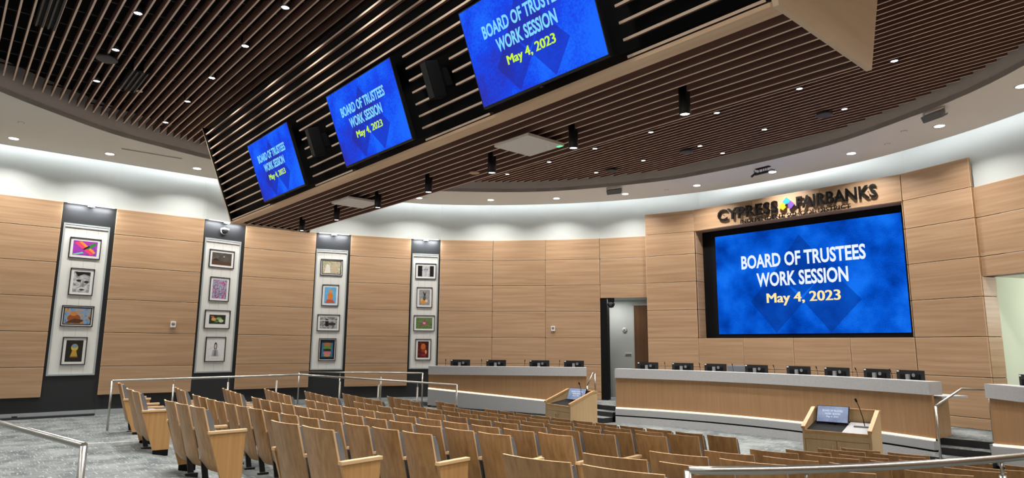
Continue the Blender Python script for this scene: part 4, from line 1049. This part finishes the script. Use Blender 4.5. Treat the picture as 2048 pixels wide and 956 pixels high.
lectern((-2.62, 10.83, floor_z(-2.6, 10.8) - 0.005), math.radians(-11), 'pale wooden lectern with dark sloped top in front of the left passage', 0.02, math.radians(18), False)

# ------------------------------------------------------------------ steel handrails
def rail(name, label, top, feet, r=0.021, posts_mid=()):
    """top: points of the handrail; feet: (x, y, z floor, z rail, is_end)"""
    t = thing(name, label, 'handrail', group=None)
    MB().tube(top, r, 14).build('handrail', M['steel'], t)
    for x, y, z0, z1, end in feet:
        if end:
            pb = MB().tube([(x, y, z0), (x, y, z1)], r * 0.98, 14).build('post', M['steel'], t)
        else:
            pb = MB().tube([(x, y, z0), (x, y, z1 - 0.11)], r * 0.92, 14).build('post', M['steel'], t)
            MB().tube([(x, y, z1 - 0.115), (x, y, z1 - r * 0.6)], r * 0.42, 8).build('neck', M['steel'], pb)
        MB().lathe([(r * 2.0, 0), (r * 2.0, 0.008), (r, 0.012)], 18, M=Matrix.Translation((x, y, z0))).build('floor_flange', M['steel'], pb)
    return t
def fz(x, y): return floor_z(x, y) - 0.01
A_, B1, C1 = (-7.16, 2.66), (-7.72, 6.68), (-5.05, 9.45)
feet = []
for k in range(4):
    u = k / 3.0
    x, y = A_[0] + (B1[0] - A_[0]) * u * 0.86, A_[1] + (B1[1] - A_[1]) * u * 0.86
    feet.append((x, y, min(fz(x, y), 0), 0.945, k == 0))
for k in range(1, 5):
    u = k / 4.0 if k < 4 else 1.0
    x, y = B1[0] + (C1[0] - B1[0]) * (0.02 + 0.98 * u), B1[1] + (C1[1] - B1[1]) * (0.02 + 0.98 * u)
    feet.append((x, y, fz(x, y), 0.945 - 0.195 * u, k == 4))
rail('handrail', 'long steel handrail from the left aisle, bending and sloping down beside the seats', [(A_[0], A_[1], 0.945), (B1[0], B1[1], 0.945), (C1[0], C1[1], 0.745)], feet)
D1, E1 = (-10.30, 7.80), (-7.86, 10.33)
feet = []
for k in range(4):
    u = k / 3.0; x, y = D1[0] + (E1[0] - D1[0]) * u, D1[1] + (E1[1] - D1[1]) * u
    feet.append((x, y, fz(x, y), 0.90, k in (0, 3)))
rail('handrail', 'straight steel guardrail between the left wall and the left side dais', [(D1[0], D1[1], 0.90), (E1[0], E1[1], 0.90)], feet)
rail('handrail', 'steel handrail in the lower left foreground ending in a near post', [(-2.4, 0.12, 0.93), (1.92, 0.905, 0.93)], [(1.92, 0.905, 0.0, 0.93, True), (-0.75, 0.42, 0.0, 0.93, False), (-2.4, 0.12, 0.0, 0.93, True)], r=0.026)
RP = [(5.40, 3.50), (5.74, 3.96), (6.02, 4.44), (6.26, 4.94), (6.46, 5.44), (6.62, 5.95), (6.74, 6.5), (6.8, 7.1), (6.83, 7.8)]
rp = catmull(RP, 3)
rail('handrail', 'curved steel handrail across the lower right foreground', [(x, y, 0.95) for x, y in rp], [(5.40, 3.50, fz(5.4, 3.5), 0.95, True), (5.83, 4.12, fz(5.83, 4.12), 0.95, False), (6.50, 5.55, fz(6.5, 5.55), 0.95, False), (6.76, 6.7, fz(6.76, 6.7), 0.95, False), (6.83, 7.8, fz(6.83, 7.8), 0.95, True)], r=0.026)
rail('stair_rail', 'short bent steel rail on the steps right of the middle dais', [(3.92, 13.0, 0.71), (4.08, 13.9, 0.974), (4.46, 14.02, 0.974)], [(3.92, 13.0, -0.27, 0.71, True), (4.46, 14.02, STAGE, 0.974, True)], r=0.02)
rail('stair_rail', 'short bent steel rail on the steps beside the left side dais', [(-4.57, 13.50, 0.602), (-4.72, 13.90, 0.930), (-4.68, 13.95, 0.923)], [(-4.57, 13.50, -0.15, 0.602, True), (-4.68, 13.95, STAGE, 0.923, True)], r=0.02)
t = thing('floor_bar', 'long dark bar lying on the carpet against the left baseboard', 'floor bar', (-10.42, 0.9, 0.0), math.radians(90))
MB().box(-2.2, 2.05, -0.035, 0.035, 0.0, 0.05, 0, b=0.012).build('bar', M['dark_grey'], t)
MB().box(0.5, 0.6, -0.02, 0.05, 0.05, 0.07, 0, b=0.004).build('clip', M['black'], t)
t = thing('floor_cable_cover', 'thin white cable cover on the carpet behind the left seats', 'cable cover', (-5.3, 2.62, 0.0), math.radians(75))
MB().box(-0.55, 0.55, -0.012, 0.012, 0.0, 0.012, 0, b=0.004).build('strip', M['white'], t)
for sx in (-1, 1): MB().box(min(sx * .55, sx * .58), max(sx * .55, sx * .58), -0.014, 0.014, 0.0, 0.014).build('end_cap', M['silver'], t)

# ------------------------------------------------------------------ auditorium seats
def shell(w):
    """curved, leaning wooden back: broad faces veneer, cut edges pale"""
    b = MB(); nu, nv = 8, 8; th = 0.020
    def P(u, v, off):
        z = 0.165 + (0.93 - 0.165) * v
        y = 0.205 * (1 - v) + (0.05 * ((0.12 - v) / 0.12) ** 2 if v < 0.12 else 0)
        y += -0.040 * (1 - (2 * u - 1) ** 2) + off
        if v < 0.12: pass
        return ((u - 0.5) * w, y, z)
    for off, mi in ((0.0, 0), (th, 0)):
        vs = [P(i / nu, j / nv, off) for j in range(nv + 1) for i in range(nu + 1)]
        fs = []
        for j in range(nv):
            for i in range(nu):
                q = (j * (nu + 1) + i, j * (nu + 1) + i + 1, (j + 1) * (nu + 1) + i + 1, (j + 1) * (nu + 1) + i)
                fs.append(q if off == 0 else q[::-1])
        b.add(vs, fs, 0, True)
    def strip(A, Bq):
        vs = A + Bq; n = len(A)
        b.add(vs, [(k, k + 1, n + k + 1, n + k) for k in range(n - 1)], 1)
    strip([P(i / nu, 1, 0) for i in range(nu + 1)], [P(i / nu, 1, th) for i in range(nu + 1)])
    strip([P(i / nu, 0, th) for i in range(nu + 1)], [P(i / nu, 0, 0) for i in range(nu + 1)])
    strip([P(0, j / nv, th) for j in range(nv + 1)], [P(0, j / nv, 0) for j in range(nv + 1)][0:])
    strip([P(1, j / nv, 0) for j in range(nv + 1)], [P(1, j / nv, th) for j in range(nv + 1)])
    return b
def pad(w):
    b = MB(); nu, nv = 6, 6
    def P(u, v, front):
        z = 0.44 + (0.905 - 0.44) * v; y = 0.205 * (1 - (z - 0.165) / 0.765) - 0.040 * (1 - (2 * u - 1) ** 2) + 0.021
        if front: y += 0.062 * (1 - (abs(2 * v - 1) ** 6) * 0.35)
        return ((u - 0.5) * w, y, z)
    for fr in (0, 1):
        vs = [P(i / nu, j / nv, fr) for j in range(nv + 1) for i in range(nu + 1)]
        b.add(vs, [(j * (nu + 1) + i, j * (nu + 1) + i + 1, (j + 1) * (nu + 1) + i + 1, (j + 1) * (nu + 1) + i) for j in range(nv) for i in range(nu)], 0, True)
    for (f0) in ([(i / nu, 1) for i in range(nu + 1)], [(i / nu, 0) for i in range(nu + 1)], [(0, j / nv) for j in range(nv + 1)], [(1, j / nv) for j in range(nv + 1)]):
        A = [P(u, v, 0) for u, v in f0]; Bq = [P(u, v, 1) for u, v in f0]; n = len(A)
        b.add(A + Bq, [(k, k + 1, n + k + 1, n + k) for k in range(n - 1)])
    return b
def cushion(w):
    bm = bmesh.new(); bmesh.ops.create_cube(bm, size=1.0)
    for v in bm.verts:
        fr = v.co.y > 0; tp = v.co.z > 0
        v.co = Vector((v.co.x * w, 0.42 if fr else 0.15, (0.585 if fr else 0.60) if tp else (0.50 if fr else 0.38)))
    bmesh.ops.bevel(bm, geom=list(bm.edges), offset=0.035, segments=3, affect='EDGES', profile=0.6)
    bm.verts.index_update()
    b = MB(); b.add([v.co for v in bm.verts], [[v.index for v in f.verts] for f in bm.faces], 0, True); bm.free(); return b
def arm(b, x): b.box(x - 0.026, x + 0.026, 0.075, 0.48, 0.625, 0.655, 0, b=0.005); return b
def make_seat(w, p, ends):
    """one tip-up seat; ends: '' / 'L' / 'R' where the row stops on that side"""
    t = thing('auditorium_seat', 'seat', 'chair')
    shell(w).build('back_shell', [M['seat_wood'], M['seat_edge']], t, fix=False)
    pad(w - 0.012).build('back_pad', M['fabric'], t)
    cushion(p - 0.09).build('seat_cushion', M['fabric'], t)
    def standard(x, nm):
        lg = MB(); lg.prism([(0.13, 0.62), (0.20, 0.62), (0.30, 0.02), (0.23, 0.02)], x - 0.014, x + 0.014, 0, YZ); lg.box(x - 0.022, x + 0.022, 0.20, 0.35, -0.05, 0.012)
        lg.build('leg', M['black_metal'], t)
        arm(MB(), x).build('armrest', M['seat_edge'], t)
    def end(x, sg):
        e = MB(); e.prism([(0.07, 0.625), (0.255, 0.045), (0.485, 0.045), (0.50, 0.625)], x - 0.018, x + 0.018, 0, YZ)
        ep = e.build('end_panel', M['seat_panel'], t)
        MB().box(x - 0.032, x + 0.032, 0.065, 0.515, 0.625, 0.657, 0, b=0.004).build('arm_cap', M['seat_edge'], ep)
        MB().box(x - 0.015, x + 0.015, 0.262, 0.478, -0.05, 0.045).build('plinth', M['black'], ep)
    if 'L' in ends: end(-p / 2, -1)
    else: standard(-p / 2, 'l')
    if 'R' in ends: end(p / 2, 1)
    return t

SEATS = [
 (1, 'far left', 0.000, 0.550, 'R', [(-6.57, 2.69, -0.140)]),
 (1, 'left pair', 0.000, 0.650, 'LR', [(-4.74, 2.49, -0.083), (-4.08, 2.45, -0.062)]),
 (1, 'left trio', 0.000, 0.546, 'LR', [(-1.91, 2.41, 0.009), (-1.36, 2.42, 0.027), (-0.82, 2.45, 0.044)]),
 (1, 'centre pair', 0.000, 0.591, 'LR', [(1.37, 2.64, 0.114), (1.96, 2.71, 0.132)]),
 (1, 'right pair', 0.000, 0.645, 'LR', [(4.41, 3.16, 0.208), (5.05, 3.30, 0.228)]),
 (2, 'left', -0.130, 0.460, 'R', [(-6.78, 3.74, -0.168), (-6.32, 3.67, -0.150), (-5.86, 3.61, -0.133)]),
 (2, 'centre', -0.130, 0.500, 'LR', [(-4.54, 3.47, -0.084), (-4.04, 3.44, -0.065), (-3.54, 3.42, -0.046), (-3.04, 3.40, -0.026), (-2.54, 3.40, -0.007), (-2.04, 3.40, 0.012), (-1.54, 3.42, 0.031), (-1.04, 3.44, 0.050), (-0.54, 3.48, 0.070), (-0.04, 3.52, 0.089), (0.46, 3.57, 0.108), (0.96, 3.64, 0.127), (1.46, 3.71, 0.145), (1.96, 3.79, 0.164)]),
 (2, 'right', -0.130, 0.660, 'L', [(4.17, 4.26, 0.243), (4.83, 4.43, 0.267)]),
 (3, 'left', -0.165, 0.460, 'R', [(-6.48, 4.57, -0.179), (-6.02, 4.49, -0.162), (-5.56, 4.43, -0.145), (-5.10, 4.37, -0.127)]),
 (3, 'centre', -0.165, 0.512, 'LR', [(-3.85, 4.25, -0.080), (-3.34, 4.22, -0.060), (-2.83, 4.20, -0.040), (-2.31, 4.19, -0.020), (-1.80, 4.18, -0.000), (-1.29, 4.19, 0.020), (-0.78, 4.21, 0.039), (-0.27, 4.24, 0.059), (0.25, 4.28, 0.079), (0.76, 4.33, 0.099), (1.27, 4.39, 0.119), (1.78, 4.46, 0.138), (2.29, 4.54, 0.158)]),
 (3, 'right', -0.165, 0.609, 'L', [(4.30, 4.96, 0.231), (4.91, 5.11, 0.254), (5.51, 5.28, 0.276)]),
 (4, 'left', -0.210, 0.460, 'R', [(-6.49, 5.44, -0.207), (-6.03, 5.35, -0.189), (-5.57, 5.27, -0.171), (-5.11, 5.20, -0.153), (-4.65, 5.14, -0.135)]),
 (4, 'centre', -0.210, 0.527, 'LR', [(-3.31, 5.00, -0.082), (-2.78, 4.97, -0.061), (-2.26, 4.95, -0.040), (-1.73, 4.94, -0.018), (-1.20, 4.94, 0.003), (-0.68, 4.95, 0.024), (-0.15, 4.97, 0.046), (0.38, 5.01, 0.067), (0.90, 5.05, 0.088), (1.43, 5.11, 0.109), (1.96, 5.18, 0.130), (2.48, 5.26, 0.151)]),
 (4, 'right', -0.210, 0.529, 'L', [(4.38, 5.64, 0.226), (4.90, 5.77, 0.246), (5.43, 5.91, 0.266), (5.96, 6.06, 0.286)]),
 (5, 'left', -0.263, 0.460, 'R', [(-6.08, 6.17, -0.196), (-5.62, 6.09, -0.178), (-5.16, 6.01, -0.160), (-4.70, 5.94, -0.142), (-4.24, 5.89, -0.124)]),
 (5, 'centre', -0.263, 0.497, 'LR', [(-3.01, 5.78, -0.076), (-2.51, 5.75, -0.057), (-2.02, 5.73, -0.037), (-1.52, 5.73, -0.017), (-1.02, 5.73, 0.003), (-0.53, 5.74, 0.023), (-0.03, 5.76, 0.043), (0.47, 5.79, 0.062), (0.97, 5.83, 0.082), (1.46, 5.88, 0.102), (1.96, 5.94, 0.121), (2.46, 6.01, 0.141)]),
 (5, 'right', -0.263, 0.528, 'L', [(4.43, 6.38, 0.217), (4.95, 6.50, 0.237), (5.48, 6.64, 0.256), (6.01, 6.79, 0.276)]),
 (6, 'left', -0.323, 0.460, 'R', [(-5.71, 6.89, -0.179), (-5.25, 6.82, -0.162), (-4.79, 6.75, -0.146), (-4.33, 6.69, -0.129), (-3.87, 6.64, -0.112)]),
 (6, 'centre', -0.323, 0.482, 'LR', [(-2.64, 6.54, -0.068), (-2.16, 6.52, -0.050), (-1.68, 6.50, -0.032), (-1.19, 6.50, -0.014), (-0.71, 6.50, 0.003), (-0.23, 6.51, 0.021), (0.25, 6.53, 0.039), (0.73, 6.55, 0.057), (1.22, 6.59, 0.075), (1.70, 6.63, 0.092), (2.18, 6.68, 0.110), (2.66, 6.74, 0.127)]),
 (6, 'right', -0.323, 0.514, 'L', [(4.46, 7.05, 0.192), (4.97, 7.16, 0.210), (5.49, 7.28, 0.228), (6.00, 7.41, 0.246)]),
 (7, 'left', -0.385, 0.460, 'R', [(-5.16, 7.70, -0.197), (-4.70, 7.61, -0.179), (-4.24, 7.54, -0.160), (-3.78, 7.47, -0.141)]),
 (7, 'centre', -0.385, 0.506, 'LR', [(-2.46, 7.34, -0.087), (-1.95, 7.31, -0.066), (-1.44, 7.29, -0.045), (-0.94, 7.27, -0.024), (-0.43, 7.27, -0.003), (0.08, 7.28, 0.018), (0.58, 7.30, 0.040), (1.09, 7.33, 0.061), (1.60, 7.37, 0.082), (2.10, 7.42, 0.103), (2.61, 7.48, 0.124)]),
 (7, 'right', -0.385, 0.558, 'L', [(4.48, 7.81, 0.199), (5.03, 7.94, 0.222), (5.59, 8.07, 0.244), (6.15, 8.23, 0.266)]),
 (8, 'left', -0.455, 0.460, 'R', [(-4.10, 8.30, -0.140), (-3.64, 8.24, -0.122)]),
 (8, 'centre', -0.455, 0.481, 'LR', [(-2.13, 8.11, -0.066), (-1.64, 8.09, -0.048), (-1.16, 8.07, -0.030), (-0.68, 8.07, -0.011), (-0.20, 8.07, 0.007), (0.28, 8.08, 0.025), (0.76, 8.10, 0.044), (1.24, 8.13, 0.062), (1.72, 8.17, 0.080), (2.21, 8.21, 0.098), (2.69, 8.27, 0.116)]),
 (8, 'right', -0.455, 0.483, 'L', [(4.40, 8.55, 0.180), (4.89, 8.64, 0.198)]),
]

ROWN = {1: 'back row', 2: 'second row from the back', 3: 'third row from the back', 4: 'fourth row from the back', 5: 'fifth row from the back', 6: 'third row from the front', 7: 'second row from the front', 8: 'front row'}
BLK = {'left': 'left block', 'centre': 'middle block', 'right': 'right block'}
proto = {}
for row, block, fz0, p, ends, lst in SEATS:
    w = p * 0.87
    for i, (x, y, rz) in enumerate(lst):
        e = ('L' if i == 0 and 'L' in ends else '') + ('R' if i == len(lst) - 1 and 'R' in ends else '')
        key = (round(p, 3), e)
        if row == 1:
            lab = 'wooden-backed tip-up seat in the back row, %s, %s from left' % ({'far left': 'single one beside the long handrail', 'left pair': 'second pair from the left', 'left trio': 'trio with a wooden end panel', 'centre pair': 'pair right of the trio', 'right pair': 'nearest pair at the bottom'}[block], ORD[i])
        else:
            lab = 'wooden-backed tip-up seat, %s from left, %s, %s' % (ORD[i], ROWN[row], BLK[block])
        if key not in proto:
            proto[key] = make_seat(w, p, e); s_ = proto[key]
            s_.location = (x, y, fz0); s_.rotation_euler = (0, 0, rz); s_['label'] = lab; s_['group'] = 'auditorium seats'
        else:
            copy_tree(proto[key], (x, y, fz0), rz, lab, 'auditorium seats')
bpy.context.view_layer.update()
